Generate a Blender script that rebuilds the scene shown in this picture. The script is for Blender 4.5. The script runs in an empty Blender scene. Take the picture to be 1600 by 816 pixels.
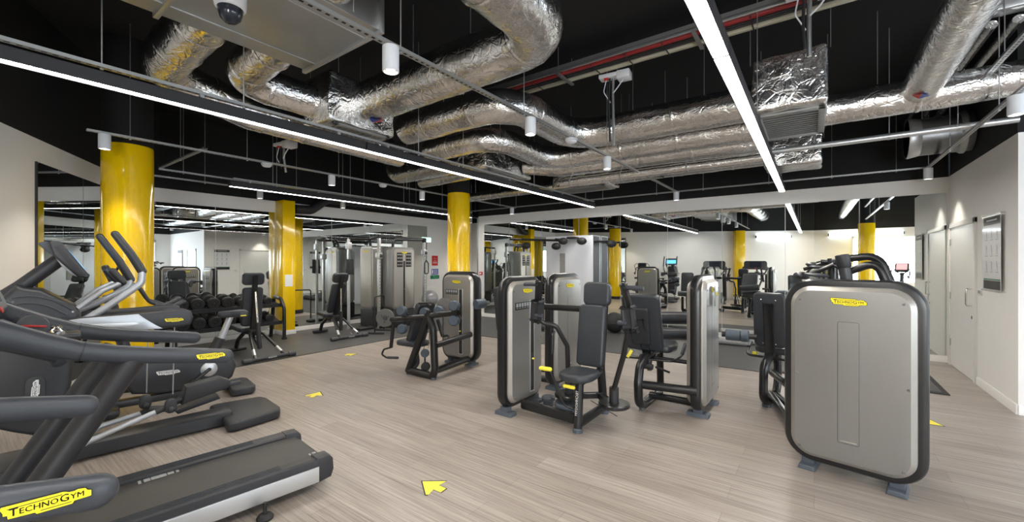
import bpy, bmesh, math, random
from mathutils import Vector, Matrix, noise
random.seed(7)
PI = math.pi
R = math.radians
sc = bpy.context.scene
col = sc.collection
V = Vector

# ------------------------------------------------------------------ camera geometry
CAMH, F, YH = 1.55, 650.0, 410.0
YAW = math.atan2(472.0, 650.0)
FW = V((-math.sin(YAW), math.cos(YAW), 0)); RT = V((math.cos(YAW), math.sin(YAW), 0))
CAM = V((0, 0, CAMH))
def ray(px, py): return FW + RT * ((px - 800) / F) + V((0, 0, (YH - py) / F))
def on(px, py, X=None, Y=None, Z=None):
    """point of the room seen at a pixel, on a plane X=, Y= or Z="""
    d = ray(px, py)
    if X is not None: t = X / d.x
    elif Y is not None: t = Y / d.y
    else: t = (Z - CAMH) / d.z
    return CAM + d * t

cam_d = bpy.data.cameras.new('camera'); cam = bpy.data.objects.new('camera', cam_d); col.objects.link(cam)
cam.location = CAM; cam.rotation_euler = (PI / 2, 0, YAW)
cam_d.sensor_width = 36.0; cam_d.lens = 36.0 * F / 1600.0; cam_d.shift_y = 2.0 / 1600.0
cam_d.clip_start = 0.02
sc.camera = cam

# ------------------------------------------------------------------ materials
def mk(name):
    m = bpy.data.materials.new(name); m.use_nodes = True
    nt = m.node_tree; b = nt.nodes['Principled BSDF']
    return m, nt, b
def N(nt, t, **kw):
    n = nt.nodes.new(t)
    for k, v in kw.items():
        if k in n.inputs: n.inputs[k].default_value = v
        else: setattr(n, k, v)
    return n
def mat(name, c, rough=0.5, metal=0.0, var=0.06, scale=8.0, bump=0.0, bscale=60.0, emit=0.0, ecol=None, coat=0.0, trans=0.0):
    """principled surface with a faint noise variation of colour and roughness"""
    m, nt, b = mk(name)
    b.inputs['Metallic'].default_value = metal
    b.inputs['Roughness'].default_value = rough
    tc = N(nt, 'ShaderNodeTexCoord')
    nz = N(nt, 'ShaderNodeTexNoise', Scale=scale, Detail=3.0)
    nt.links.new(tc.outputs['Object'], nz.inputs['Vector'])
    mx = N(nt, 'ShaderNodeMix', data_type='RGBA')
    mx.inputs['A'].default_value = (*[x * (1 - var) for x in c], 1)
    mx.inputs['B'].default_value = (*[min(1, x * (1 + var)) for x in c], 1)
    nt.links.new(nz.outputs['Fac'], mx.inputs['Factor'])
    nt.links.new(mx.outputs['Result'], b.inputs['Base Color'])
    if bump:
        n2 = N(nt, 'ShaderNodeTexNoise', Scale=bscale, Detail=2.0)
        nt.links.new(tc.outputs['Object'], n2.inputs['Vector'])
        bp = N(nt, 'ShaderNodeBump', Strength=bump, Distance=0.01)
        nt.links.new(n2.outputs['Fac'], bp.inputs['Height']); nt.links.new(bp.outputs['Normal'], b.inputs['Normal'])
    if emit:
        b.inputs['Emission Color'].default_value = (*(ecol or c), 1); b.inputs['Emission Strength'].default_value = emit
    if coat: b.inputs['Coat Weight'].default_value = coat; b.inputs['Coat Roughness'].default_value = 0.1
    if trans: b.inputs['Transmission Weight'].default_value = trans
    return m

M = {}
M['wall'] = mat('white_paint', (0.86, 0.845, 0.82), 0.6, var=0.02, bump=0.03, bscale=120)
M['black_paint'] = mat('black_paint', (0.007, 0.007, 0.0075), 0.8, var=0.1)
M['white_gloss'] = mat('white_gloss', (0.80, 0.79, 0.77), 0.3, var=0.02)
M['white_plastic'] = mat('white_plastic', (0.78, 0.80, 0.84), 0.4, var=0.02)
M['yellow'] = mat('yellow_gloss_paint', (0.93, 0.60, 0.002), 0.17, var=0.05, bump=0.05, bscale=9, coat=0.4)
M['black'] = mat('black_gloss_paint', (0.012, 0.012, 0.013), 0.28, var=0.1)
M['black_matte'] = mat('black_plastic', (0.022, 0.022, 0.025), 0.5, var=0.1)
M['dark_grey'] = mat('dark_grey_plastic', (0.028, 0.029, 0.033), 0.40, var=0.08, bump=0.04, bscale=220)
M['rail_grey'] = mat('grey_rubber_grip', (0.046, 0.051, 0.061), 0.42, var=0.08, bump=0.05, bscale=260)
M['leather'] = mat('dark_grey_leatherette', (0.032, 0.036, 0.043), 0.38, var=0.08, bump=0.10, bscale=180)
M['rubber'] = mat('black_rubber', (0.016, 0.016, 0.017), 0.6, var=0.15)
M['foot_grey'] = mat('slate_foot_plastic', (0.075, 0.09, 0.11), 0.5)
M['silver'] = mat('satin_silver_panel', (0.275, 0.27, 0.262), 0.30, metal=0.55, var=0.03)
M['silver_edge'] = mat('champagne_bevel', (0.40, 0.38, 0.345), 0.36, metal=0.5, var=0.03)
M['alu'] = mat('brushed_aluminium', (0.62, 0.63, 0.64), 0.35, metal=0.75, var=0.04)
M['alu_paint'] = mat('silver_lacquer', (0.45, 0.47, 0.50), 0.32, metal=0.45, var=0.03)
M['chrome'] = mat('chrome', (0.8, 0.8, 0.8), 0.12, metal=1.0, var=0.01)
M['galv'] = mat('galvanised_steel', (0.50, 0.51, 0.51), 0.36, metal=0.85, var=0.10, scale=5)
M['galv_dark'] = mat('weathered_steel', (0.24, 0.245, 0.25), 0.33, metal=0.85, var=0.12, scale=5)
M['strut'] = None
M['grille'] = mat('grey_grille', (0.30, 0.30, 0.29), 0.5, metal=0.3)
M['yellow_plastic'] = mat('yellow_plastic', (0.93, 0.80, 0.06), 0.4)
M['logo_yellow'] = mat('badge_yellow', (0.92, 0.76, 0.02), 0.4, var=0.01)
M['logo_white'] = mat('badge_white', (0.78, 0.78, 0.78), 0.4, var=0.01)
M['ink'] = mat('black_ink', (0.012, 0.012, 0.01), 0.5, var=0.02)
M['ink_white'] = mat('white_ink', (0.8, 0.8, 0.8), 0.5, var=0.02)
M['red'] = mat('red_plastic', (0.55, 0.02, 0.02), 0.4)
M['blue'] = mat('blue_print', (0.02, 0.06, 0.35), 0.4)
M['green'] = mat('green_print', (0.0, 0.22, 0.09), 0.4)
M['cable_red'] = mat('red_cable_sheath', (0.25, 0.012, 0.014), 0.45)
M['cream'] = mat('cream_trunking', (0.50, 0.47, 0.36), 0.4)
M['ball_silver'] = mat('silver_ball_vinyl', (0.42, 0.42, 0.44), 0.28, metal=0.3)
M['roller_white'] = mat('speckled_foam', (0.42, 0.42, 0.42), 0.7, var=0.45, scale=60)
M['icon_grey'] = mat('icon_grey', (0.33, 0.34, 0.36), 0.5)
M['paper'] = mat('white_paper', (0.82, 0.82, 0.82), 0.6, var=0.01)
M['cab_white'] = mat('pale_grey_laminate', (0.62, 0.64, 0.68), 0.35, var=0.02)
M['stone_grey'] = mat('grey_textured_board', (0.26, 0.25, 0.235), 0.7, var=0.3, scale=40)
M['screen_blue'] = mat('lit_screen', (0.02, 0.09, 0.2), 0.2, emit=1.4, ecol=(0.10, 0.38, 0.75))
M['screen_red'] = mat('lit_screen_red', (0.3, 0.12, 0.12), 0.2, emit=1.0, ecol=(0.75, 0.35, 0.35))
M['screen_dark'] = mat('dark_screen', (0.02, 0.025, 0.035), 0.12)
M['disc_grey'] = mat('grey_disc_cover', (0.10, 0.095, 0.09), 0.45, metal=0.2)
M['pad_blue'] = mat('slate_blue_cover', (0.06, 0.08, 0.105), 0.42)
M['belt'] = mat('treadmill_belt', (0.062, 0.058, 0.054), 0.55, var=0.12, bump=0.08, bscale=300)
M['led'] = mat('led_diffuser', (1, 1, 1), 0.5, emit=30.0, ecol=(1.0, 0.955, 0.89))
M['lamp'] = mat('downlight_lens', (1, 1, 1), 0.5, emit=14.0, ecol=(1.0, 0.93, 0.82))
M['exit_green'] = mat('lit_exit_sign', (0.05, 0.6, 0.3), 0.4, emit=2.2, ecol=(0.35, 0.95, 0.7))
M['wall_led'] = mat('wall_light_diffuser', (1, 1, 1), 0.5, emit=9.0, ecol=(0.86, 0.94, 1.0))
M['window_lit'] = mat('daylit_frosted_pane', (0.8, 0.85, 0.9), 0.3, emit=2.0, ecol=(0.72, 0.86, 1.0))

# mirror
m, nt, b = mk('mirror_glass'); b.inputs['Base Color'].default_value = (0.83, 0.86, 0.85, 1); b.inputs['Metallic'].default_value = 1; b.inputs['Roughness'].default_value = 0.0
M['mirror'] = m
# clear acrylic
m, nt, b = mk('clear_acrylic'); b.inputs['Base Color'].default_value = (0.9, 0.93, 0.95, 1); b.inputs['Transmission Weight'].default_value = 0.9; b.inputs['Roughness'].default_value = 0.03; b.inputs['Alpha'].default_value = 0.12; b.inputs['Specular IOR Level'].default_value = 0.3
M['acrylic'] = m
# foil with creases
def foil(name, base, rough, s, bd=0.026):
    m, nt, b = mk(name)
    b.inputs['Metallic'].default_value = 1.0; b.inputs['Roughness'].default_value = rough
    tc = N(nt, 'ShaderNodeTexCoord')
    n1 = N(nt, 'ShaderNodeTexNoise', Scale=s, Detail=5.0, Roughness=0.6, Distortion=1.4)
    n2 = N(nt, 'ShaderNodeTexVoronoi', Scale=s * 1.7, feature='DISTANCE_TO_EDGE')
    n3 = N(nt, 'ShaderNodeTexNoise', Scale=3.0, Detail=2.0)
    for n in (n1, n2, n3): nt.links.new(tc.outputs['Object'], n.inputs['Vector'])
    cl = N(nt, 'ShaderNodeMath', operation='MINIMUM'); cl.inputs[1].default_value = 0.12
    nt.links.new(n2.outputs['Distance'], cl.inputs[0])
    ad = N(nt, 'ShaderNodeMath', operation='MULTIPLY_ADD'); ad.inputs[1].default_value = 1.0
    nt.links.new(n1.outputs['Fac'], ad.inputs[0]); nt.links.new(cl.outputs[0], ad.inputs[2])
    bp = N(nt, 'ShaderNodeBump', Strength=0.45, Distance=bd)
    nt.links.new(ad.outputs[0], bp.inputs['Height']); nt.links.new(bp.outputs['Normal'], b.inputs['Normal'])
    mx = N(nt, 'ShaderNodeMix', data_type='RGBA')
    mx.inputs['A'].default_value = (*[x * 0.88 for x in base], 1); mx.inputs['B'].default_value = (*base, 1)
    nt.links.new(n3.outputs['Fac'], mx.inputs['Factor']); nt.links.new(mx.outputs['Result'], b.inputs['Base Color'])
    return m
M['foil'] = foil('crinkled_foil', (0.86, 0.855, 0.845), 0.18, 6.5, 0.034)
M['foil_flat'] = foil('taut_foil', (0.90, 0.895, 0.885), 0.18, 6.0, 0.040)
# perforated strut channel: slots every 5 cm along the local y axis
def strut_mat():
    m, nt, b = mk('slotted_channel')
    b.inputs['Metallic'].default_value = 0.7; b.inputs['Roughness'].default_value = 0.4
    tc = N(nt, 'ShaderNodeTexCoord'); sp = N(nt, 'ShaderNodeSeparateXYZ'); nt.links.new(tc.outputs['Object'], sp.inputs[0])
    a = N(nt, 'ShaderNodeMath', operation='MULTIPLY'); a.inputs[1].default_value = 20.0; nt.links.new(sp.outputs['Y'], a.inputs[0])
    f = N(nt, 'ShaderNodeMath', operation='FRACT'); nt.links.new(a.outputs[0], f.inputs[0])
    g = N(nt, 'ShaderNodeMath', operation='GREATER_THAN'); g.inputs[1].default_value = 0.5; nt.links.new(f.outputs[0], g.inputs[0])
    ab = N(nt, 'ShaderNodeMath', operation='ABSOLUTE'); nt.links.new(sp.outputs['X'], ab.inputs[0])
    l1 = N(nt, 'ShaderNodeMath', operation='LESS_THAN'); l1.inputs[1].default_value = 0.0085; nt.links.new(ab.outputs[0], l1.inputs[0])
    mu = N(nt, 'ShaderNodeMath', operation='MULTIPLY'); nt.links.new(g.outputs[0], mu.inputs[0]); nt.links.new(l1.outputs[0], mu.inputs[1])
    mx = N(nt, 'ShaderNodeMix', data_type='RGBA'); mx.inputs['A'].default_value = (0.42, 0.43, 0.43, 1); mx.inputs['B'].default_value = (0.012, 0.012, 0.012, 1)
    nt.links.new(mu.outputs[0], mx.inputs['Factor']); nt.links.new(mx.outputs['Result'], b.inputs['Base Color'])
    return m
M['strut'] = strut_mat()
# laminate plank floor, boards along X
def floor_mat():
    m, nt, b = mk('oak_plank_vinyl')
    tc = N(nt, 'ShaderNodeTexCoord')
    br = N(nt, 'ShaderNodeTexBrick', Scale=1.0)
    br.offset = 0.37; br.inputs['Brick Width'].default_value = 1.25; br.inputs['Row Height'].default_value = 0.19
    br.inputs['Mortar Size'].default_value = 0.0012; br.inputs['Mortar Smooth'].default_value = 0.3; br.inputs['Bias'].default_value = 0.0
    br.inputs['Color1'].default_value = (0.360, 0.314, 0.277, 1); br.inputs['Color2'].default_value = (0.435, 0.390, 0.350, 1); br.inputs['Mortar'].default_value = (0.22, 0.18, 0.15, 1)
    nt.links.new(tc.outputs['Object'], br.inputs['Vector'])
    mp = N(nt, 'ShaderNodeMapping'); mp.inputs['Scale'].default_value = (0.9, 40.0, 1.0); nt.links.new(tc.outputs['Object'], mp.inputs['Vector'])
    gr = N(nt, 'ShaderNodeTexNoise', Scale=1.6, Detail=7.0, Roughness=0.65, Distortion=0.4); nt.links.new(mp.outputs[0], gr.inputs['Vector'])
    rp = N(nt, 'ShaderNodeValToRGB'); rp.color_ramp.elements[0].position = 0.30; rp.color_ramp.elements[0].color = (0.54, 0.50, 0.48, 1)
    rp.color_ramp.elements[1].position = 0.68; rp.color_ramp.elements[1].color = (1.12, 1.12, 1.12, 1); nt.links.new(gr.outputs['Fac'], rp.inputs[0])
    mp2 = N(nt, 'ShaderNodeMapping'); mp2.inputs['Scale'].default_value = (0.5, 3.2, 1.0); nt.links.new(tc.outputs['Object'], mp2.inputs['Vector'])
    g2 = N(nt, 'ShaderNodeTexNoise', Scale=1.5, Detail=3.0); nt.links.new(mp2.outputs[0], g2.inputs['Vector'])
    rp2 = N(nt, 'ShaderNodeValToRGB'); rp2.color_ramp.elements[0].position = 0.3; rp2.color_ramp.elements[0].color = (0.85, 0.84, 0.83, 1)
    rp2.color_ramp.elements[1].position = 0.7; rp2.color_ramp.elements[1].color = (1.05, 1.05, 1.05, 1); nt.links.new(g2.outputs['Fac'], rp2.inputs[0])
    m1 = N(nt, 'ShaderNodeMix', data_type='RGBA', blend_type='MULTIPLY'); m1.inputs['Factor'].default_value = 1.0
    nt.links.new(br.outputs['Color'], m1.inputs['A']); nt.links.new(rp.outputs['Color'], m1.inputs['B'])
    m2 = N(nt, 'ShaderNodeMix', data_type='RGBA', blend_type='MULTIPLY'); m2.inputs['Factor'].default_value = 1.0
    nt.links.new(m1.outputs['Result'], m2.inputs['A']); nt.links.new(rp2.outputs['Color'], m2.inputs['B'])
    nt.links.new(m2.outputs['Result'], b.inputs['Base Color'])
    b.inputs['Roughness'].default_value = 0.36
    bp = N(nt, 'ShaderNodeBump', Strength=0.06, Distance=0.004); nt.links.new(gr.outputs['Fac'], bp.inputs['Height']); nt.links.new(bp.outputs['Normal'], b.inputs['Normal'])
    return m
M['floor'] = floor_mat()
def rubber_mat():
    m, nt, b = mk('speckled_rubber')
    tc = N(nt, 'ShaderNodeTexCoord'); n1 = N(nt, 'ShaderNodeTexNoise', Scale=1.4, Detail=4.0); n2 = N(nt, 'ShaderNodeTexNoise', Scale=180.0, Detail=1.0)
    for n in (n1, n2): nt.links.new(tc.outputs['Object'], n.inputs['Vector'])
    rp = N(nt, 'ShaderNodeValToRGB'); rp.color_ramp.elements[0].color = (0.050, 0.049, 0.050, 1); rp.color_ramp.elements[1].color = (0.085, 0.083, 0.082, 1); nt.links.new(n1.outputs['Fac'], rp.inputs[0])
    mx = N(nt, 'ShaderNodeMix', data_type='RGBA', blend_type='OVERLAY'); mx.inputs['Factor'].default_value = 0.4
    nt.links.new(rp.outputs['Color'], mx.inputs['A']); nt.links.new(n2.outputs['Fac'], mx.inputs['B']); nt.links.new(mx.outputs['Result'], b.inputs['Base Color'])
    b.inputs['Roughness'].default_value = 0.5
    return m
M['rubber_floor'] = rubber_mat()

# ------------------------------------------------------------------ mesh helpers
def fillet(pts, rad, seg=6):
    pts = [V(p) for p in pts]
    if rad <= 0 or len(pts) < 3: return pts
    out = [pts[0]]
    for i in range(1, len(pts) - 1):
        a, b, c = pts[i - 1], pts[i], pts[i + 1]
        u = (a - b); w = (c - b); lu, lw = u.length, w.length
        if lu < 1e-6 or lw < 1e-6: continue
        u /= lu; w /= lw
        ang = u.angle(w)
        if ang > PI - 0.03: out.append(b); continue
        d = min(rad / math.tan(ang / 2), lu * 0.48, lw * 0.48)
        p0, p1 = b + u * d, b + w * d
        for k in range(seg + 1):
            t = k / seg
            out.append(p0 * (1 - t) ** 2 + b * 2 * t * (1 - t) + p1 * t * t)
    out.append(pts[-1])
    return out
def rrect(w, h, r, seg=8, cx=0.0, cy=0.0):
    r = min(r, w / 2 - 1e-4, h / 2 - 1e-4); o = []
    for k, (sx, sy) in enumerate(((1, 1), (-1, 1), (-1, -1), (1, -1))):
        for i in range(seg + 1):
            a = k * PI / 2 + i / seg * PI / 2
            o.append((cx + sx * (w / 2 - r) + r * math.cos(a), cy + sy * (h / 2 - r) + r * math.sin(a)))
    return o
_txt = {}
def text_geo(s, bold=True):
    if s in _txt: return _txt[s]
    cu = bpy.data.curves.new('txt', 'FONT'); cu.body = s; cu.size = 1.0; cu.align_x = 'CENTER'; cu.resolution_u = 2
    ob = bpy.data.objects.new('txt', cu); col.objects.link(ob)
    dg = bpy.context.evaluated_depsgraph_get(); dg.update()
    me = ob.evaluated_get(dg).to_mesh()
    vs = [v.co.copy() for v in me.vertices]; fs = [tuple(p.vertices) for p in me.polygons]
    ob.evaluated_get(dg).to_mesh_clear()
    bpy.data.objects.remove(ob); bpy.data.curves.remove(cu)
    _txt[s] = (vs, fs); return _txt[s]

class MB:
    """collects shapes into one mesh; mi is the current material slot; T an optional transform"""
    def __init__(self, T=None):
        self.bm = bmesh.new(); self.mi = 0; self.T = T; self.trk = []
    def _v(self, p):
        v = self.bm.verts.new(V(p)); self.trk.append(v); return v
    def _f(self, vs):
        try:
            f = self.bm.faces.new(vs); f.material_index = self.mi; return f
        except ValueError: return None
    def slot(self, i): self.mi = i; return self
    def box(self, c, s, rot=None, bev=0.0, seg=2):
        r = bmesh.ops.create_cube(self.bm, size=1.0); vs = r['verts']
        mt = Matrix.Translation(V(c)) @ (rot.to_4x4() if rot else Matrix.Identity(4)) @ Matrix.Diagonal((*s, 1))
        for v in vs: v.co = mt @ v.co
        fs = {f for v in vs for f in v.link_faces}
        for f in fs: f.material_index = self.mi
        if bev > 0:
            es = list({e for v in vs for e in v.link_edges})
            rr = bmesh.ops.bevel(self.bm, geom=es, offset=bev, segments=seg, profile=0.5, affect='EDGES', clamp_overlap=True)
            for f in rr['faces']: f.material_index = self.mi
        return self
    def span(self, a, b, w, h, bev=0.0, up=(0, 0, 1)):
        """a bar from a to b, w wide and h high"""
        a, b = V(a), V(b); d = b - a; L = d.length; y = d / L
        x = y.cross(V(up))
        if x.length < 1e-4: x = V((1, 0, 0))
        x.normalize(); z = x.cross(y)
        return self.box((a + b) / 2, (w, L, h), Matrix((x, y, z)).transposed(), bev)
    def tube(self, pts, r, n=12, bend=0.0, sx=1.0, sy=1.0, caps=True, closed=False, up=None, round_end=False, seg=6):
        P = fillet(pts, bend, seg); k = len(P)
        rs = r if isinstance(r, (list, tuple)) else [r] * k
        if len(rs) != k: rs = [rs[0] + (rs[-1] - rs[0]) * i / (k - 1) for i in range(k)]
        if round_end:                                   # hemispherical noses
            P2, r2 = [], []
            d0 = (P[0] - P[1]).normalized(); d1 = (P[-1] - P[-2]).normalized()
            for a in (80, 60, 40, 20): P2.append(P[0] + d0 * rs[0] * math.sin(R(a))); r2.append(rs[0] * math.cos(R(a)))
            P2 += P; r2 += list(rs)
            for a in (20, 40, 60, 80): P2.append(P[-1] + d1 * rs[-1] * math.sin(R(a))); r2.append(rs[-1] * math.cos(R(a)))
            P, rs = P2, r2; k = len(P)
        tan = []
        for i in range(k):
            a = P[i - 1] if i > 0 else (P[-1] if closed else P[0]); b = P[i + 1] if i < k - 1 else (P[0] if closed else P[-1])
            tan.append((b - a).normalized())
        ref = V(up) if up else (V((0, 0, 1)) if abs(tan[0].z) < 0.9 else V((0, 1, 0)))
        nx = tan[0].cross(ref).normalized(); rings = []
        for i in range(k):
            if up: nx = tan[i].cross(ref); nx.normalize()
            else:
                nx = nx - tan[i] * nx.dot(tan[i]); nx.normalize()
            ny = tan[i].cross(nx)
            rings.append([self._v(P[i] + nx * (math.cos(2 * PI * j / n) * rs[i] * sx) + ny * (math.sin(2 * PI * j / n) * rs[i] * sy)) for j in range(n)])
        for i in range(k - (0 if closed else 1)):
            a, b = rings[i], rings[(i + 1) % k]
            for j in range(n): self._f((a[j], a[(j + 1) % n], b[(j + 1) % n], b[j]))
        if caps and not closed: self._f(rings[0][::-1]); self._f(rings[-1])
        return self
    def cyl(self, a, b, r, n=24, bev=0.0):
        a, b = V(a), V(b); d = (b - a).normalized()
        if bev <= 0: return self.tube([a, b], r, n)
        return self.tube([a, a + d * bev, b - d * bev, b], [r - bev, r, r, r - bev], n)
    def lathe(self, prof, o=(0, 0, 0), axis=(0, 0, 1), n=24):
        o, ax = V(o), V(axis).normalized()
        x = ax.orthogonal().normalized(); y = ax.cross(x); rings = []
        for (r, z) in prof:
            if r < 1e-5: rings.append([self._v(o + ax * z)])
            else: rings.append([self._v(o + ax * z + (x * math.cos(2 * PI * j / n) + y * math.sin(2 * PI * j / n)) * r) for j in range(n)])
        for a, b in zip(rings, rings[1:]):
            for j in range(n):
                q = [a[j % len(a)], a[(j + 1) % len(a)], b[(j + 1) % len(b)], b[j % len(b)]]
                u = []
                for v in q:
                    if v not in u: u.append(v)
                if len(u) > 2: self._f(u)
        return self
    def sphere(self, c, r, s=(1, 1, 1), n=20):
        m = [(r * math.sin(PI * i / n), -r * math.cos(PI * i / n)) for i in range(n + 1)]
        self.trk = []
        self.lathe([(a, b) for a, b in m], (0, 0, 0), (0, 0, 1), n + 4)
        for v in self.trk: v.co = V((v.co.x * s[0], v.co.y * s[1], v.co.z * s[2])) + V(c)
        return self
    def loft(self, rings, cap0=True, cap1=True):
        rr = [[self._v(p) for p in ring] for ring in rings]; n = len(rr[0])
        for a, b in zip(rr, rr[1:]):
            for j in range(n): self._f((a[j], a[(j + 1) % n], b[(j + 1) % n], b[j]))
        if cap0: self._f(rr[0][::-1])
        if cap1: self._f(rr[-1])
        return self
    def slab(self, poly, o, u, v, d, bev=0.0, seg=3):
        """polygon (2-D, in the plane o+u*a+v*b) extruded by vector d, with rounded rims"""
        o, u, v, d = V(o), V(u), V(v), V(d); L = d.length; dn = d / L
        c = (sum(p[0] for p in poly) / len(poly), sum(p[1] for p in poly) / len(poly))
        def inset(e):
            if e <= 0: return poly
            out = []; n = len(poly)
            area = sum(poly[i][0] * poly[(i + 1) % n][1] - poly[(i + 1) % n][0] * poly[i][1] for i in range(n))
            sg = 1 if area > 0 else -1
            for i in range(n):
                p0, p1, p2 = V(poly[i - 1]), V(poly[i]), V(poly[(i + 1) % n])
                e1 = (p1 - p0); e2 = (p2 - p1)
                n1 = V((-e1.y, e1.x)) * sg; n2 = V((-e2.y, e2.x)) * sg
                n1 = n1.normalized() if n1.length > 1e-9 else n2.normalized(); n2 = n2.normalized() if n2.length > 1e-9 else n1
                nn = (n1 + n2); nn = nn.normalized() if nn.length > 1e-6 else n1
                q = p1 + nn * (e / max(0.5, nn.dot(n1)))
                out.append((q.x, q.y))
            return out
        W = lambda P, t: [o + u * a + v * b + dn * t for a, b in P]
        rings = []
        if bev > 0:
            for k in range(seg + 1):
                a = PI / 2 * k / seg; rings.append(W(inset(bev * (1 - math.sin(a))), bev * (1 - math.cos(a))))
            for k in range(seg + 1):
                a = PI / 2 * (1 - k / seg); rings.append(W(inset(bev * (1 - math.sin(a))), L - bev * (1 - math.cos(a))))
        else: rings = [W(poly, 0), W(poly, L)]
        return self.loft(rings)
    def poly(self, pts): self._f([self._v(p) for p in pts]); return self
    def text(self, s, size, o, u, v):
        vs, fs = text_geo(s); o, u, v = V(o), V(u), V(v)
        q = [self._v(o + u * (p.x * size) + v * (p.y * size)) for p in vs]
        for f in fs: self._f([q[i] for i in f])
        q = [self._v(o + u * (p.x * size + .028 * size) + v * (p.y * size + .018 * size)) for p in vs]   # doubled stroke: bold
        for f in fs: self._f([q[i] for i in f])
        return self
    def build(self, name, mats, parent=None, ang=38, T=None):
        T = T or self.T
        if T is not None: self.bm.transform(T)
        bmesh.ops.remove_doubles(self.bm, verts=self.bm.verts, dist=1e-6)
        bmesh.ops.recalc_face_normals(self.bm, faces=self.bm.faces)
        for f in self.bm.faces: f.smooth = True
        me = bpy.data.meshes.new(name); self.bm.to_mesh(me); self.bm.free()
        try: me.set_sharp_from_angle(angle=R(ang))
        except Exception: pass
        for q in (mats if isinstance(mats, (list, tuple)) else [mats]): me.materials.append(M[q] if isinstance(q, str) else q)
        o = bpy.data.objects.new(name, me); col.objects.link(o)
        if parent is not None: o.parent = parent
        return o

def tag(o, label, cat, group=None, kind=None):
    if label: o['label'] = label
    if cat: o['category'] = cat
    if group: o['group'] = group
    if kind: o['kind'] = kind
    return o
_MX = {}
def thing(name, label, cat, loc=(0, 0, 0), yaw=0.0, group=None):
    o = bpy.data.objects.new(name, None); col.objects.link(o); o.empty_display_size = 0.1
    o.location = loc; o.rotation_euler = (0, 0, yaw)
    _MX[o.name] = Matrix.Translation(V(loc)) @ Matrix.Rotation(yaw, 4, 'Z')
    return tag(o, label, cat, group)
def mx(o): return _MX[o.name]
def loc_of(o, p): return mx(o).inverted() @ V(p)
def pl(o, px, py, lx=None, ly=None, lz=None):
    """a pixel's point in a thing's own axes, on its local plane x=lx, y=ly or z=lz"""
    inv = mx(o).inverted(); a = inv @ CAM; d = inv.to_3x3() @ ray(px, py)
    if lx is not None: t = (lx - a.x) / d.x
    elif ly is not None: t = (ly - a.y) / d.y
    else: t = (lz - a.z) / d.z
    return a + d * t
def copy_thing(o, loc, yaw, label, group=None):
    c = o.copy(); col.objects.link(c); c.location = loc; c.rotation_euler = (0, 0, yaw); c['label'] = label
    if group: c['group'] = group
    _MX[c.name] = Matrix.Translation(V(loc)) @ Matrix.Rotation(yaw, 4, 'Z')
    def rec(s, d):
        for ch in s.children:
            k = ch.copy(); col.objects.link(k); k.parent = d; rec(ch, k)
    rec(o, c)
    return c
X_, Y_, Z_ = V((1, 0, 0)), V((0, 1, 0)), V((0, 0, 1))

# maker's badge: plaque with lettering and two rules
BADGE = [(0.0, .215), (.012, .25), (.68, .235), (.74, .205), (.80, .20), (.84, .215), (.93, .20), (.955, .155), (1.0, .14), (1.0, .05), (.97, .045), (.80, .04), (.775, 0.0), (.38, 0.0), (.36, .03), (.08, .045), (.075, .10), (.03, .11), (.03, .15)]
def badge(parent, o, u, v, w, T=None, face='logo_yellow', ink='ink', name='maker_badge'):
    """o = centre of the badge on the surface, u = reading direction, v = up"""
    o, u, v = V(o), V(u).normalized(), V(v).normalized(); n = u.cross(v)
    b = MB(T)
    def P(a, c, h=0.0): return o + u * ((a - .5) * w) + v * ((c - .125) * w) + n * h
    cx, cy = .5, .125
    b.slot(1); b.loft([[P(cx + (a - cx) * 1.03, cy + (c - cy) * 1.12, 0) for a, c in BADGE], [P(cx + (a - cx) * 1.03, cy + (c - cy) * 1.12, .0022) for a, c in BADGE]])
    b.slot(0); b.loft([[P(a, c, .001) for a, c in BADGE], [P(a, c, .0034) for a, c in BADGE]])
    b.slot(2)
    segs = [('T', .17), ('ECHNO', .128), ('G', .17), ('YM', .128)]; gap = .018
    ext = [(min(p.x for p in text_geo(s)[0]), max(p.x for p in text_geo(s)[0])) for s, _ in segs]
    tot = sum((e[1] - e[0]) * z for e, (_, z) in zip(ext, segs)) + gap * 3; k = .82 / tot; x = .09
    for e, (s, z) in zip(ext, segs):
        b.text(s, z * w, P(x - e[0] * z * k, .075 if z > .15 else .080, .0042), u * k, v); x += ((e[1] - e[0]) * z + gap) * k
    b.poly([P(.07, .205, .0042), P(.07, .193, .0042), P(.66, .193, .0042), P(.66, .205, .0042)])
    b.poly([P(.42, .045, .0042), P(.42, .033, .0042), P(.77, .033, .0042), P(.77, .045, .0042)])
    return b.build(name, [face, 'ink', ink], parent)
# ================================================================== THE ROOM
XB, YC, XD, YE, XR, YK = -9.40, 9.15, 1.68, 6.45, 6.0, -3.0     # left mirror wall, back wall, right wall, side-room walls, wall behind
ZW, ZC, ZM = 2.87, 4.25, 2.62
AX = V((0.8805, -0.4741, 0)); A0 = V((-6.19, 0.334, 0))               # the angled left wall runs along AX through A0
A1 = A0 - AX * ((A0.x - XB) / 0.8805)                              # its corner with the left mirror wall
A2 = A0 + AX * ((A0.y - YK) / 0.4741)                                # its corner behind the camera
AN = V((0.4741, 0.8805, 0))                                           # its normal, into the room
def wall(name, p, q, out, th=.12, z0=0.0, z1=None, zs=ZW):
    p, q, out = V((p[0], p[1], 0)), V((q[0], q[1], 0)), V(out).normalized()
    b = MB()
    def blk(za, zb, i, e=0.0):
        b.slot(i); b.loft([[p + out * e + Z_ * za, q + out * e + Z_ * za, q + out * th + Z_ * za, p + out * th + Z_ * za], [p + out * e + Z_ * zb, q + out * e + Z_ * zb, q + out * th + Z_ * zb, p + out * th + Z_ * zb]])
    blk(z0, zs, 0); blk(zs, z1 or ZC, 1, .015)
    return tag(b.build(name, ['wall', 'black_paint']), None, None, kind='structure')
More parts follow.
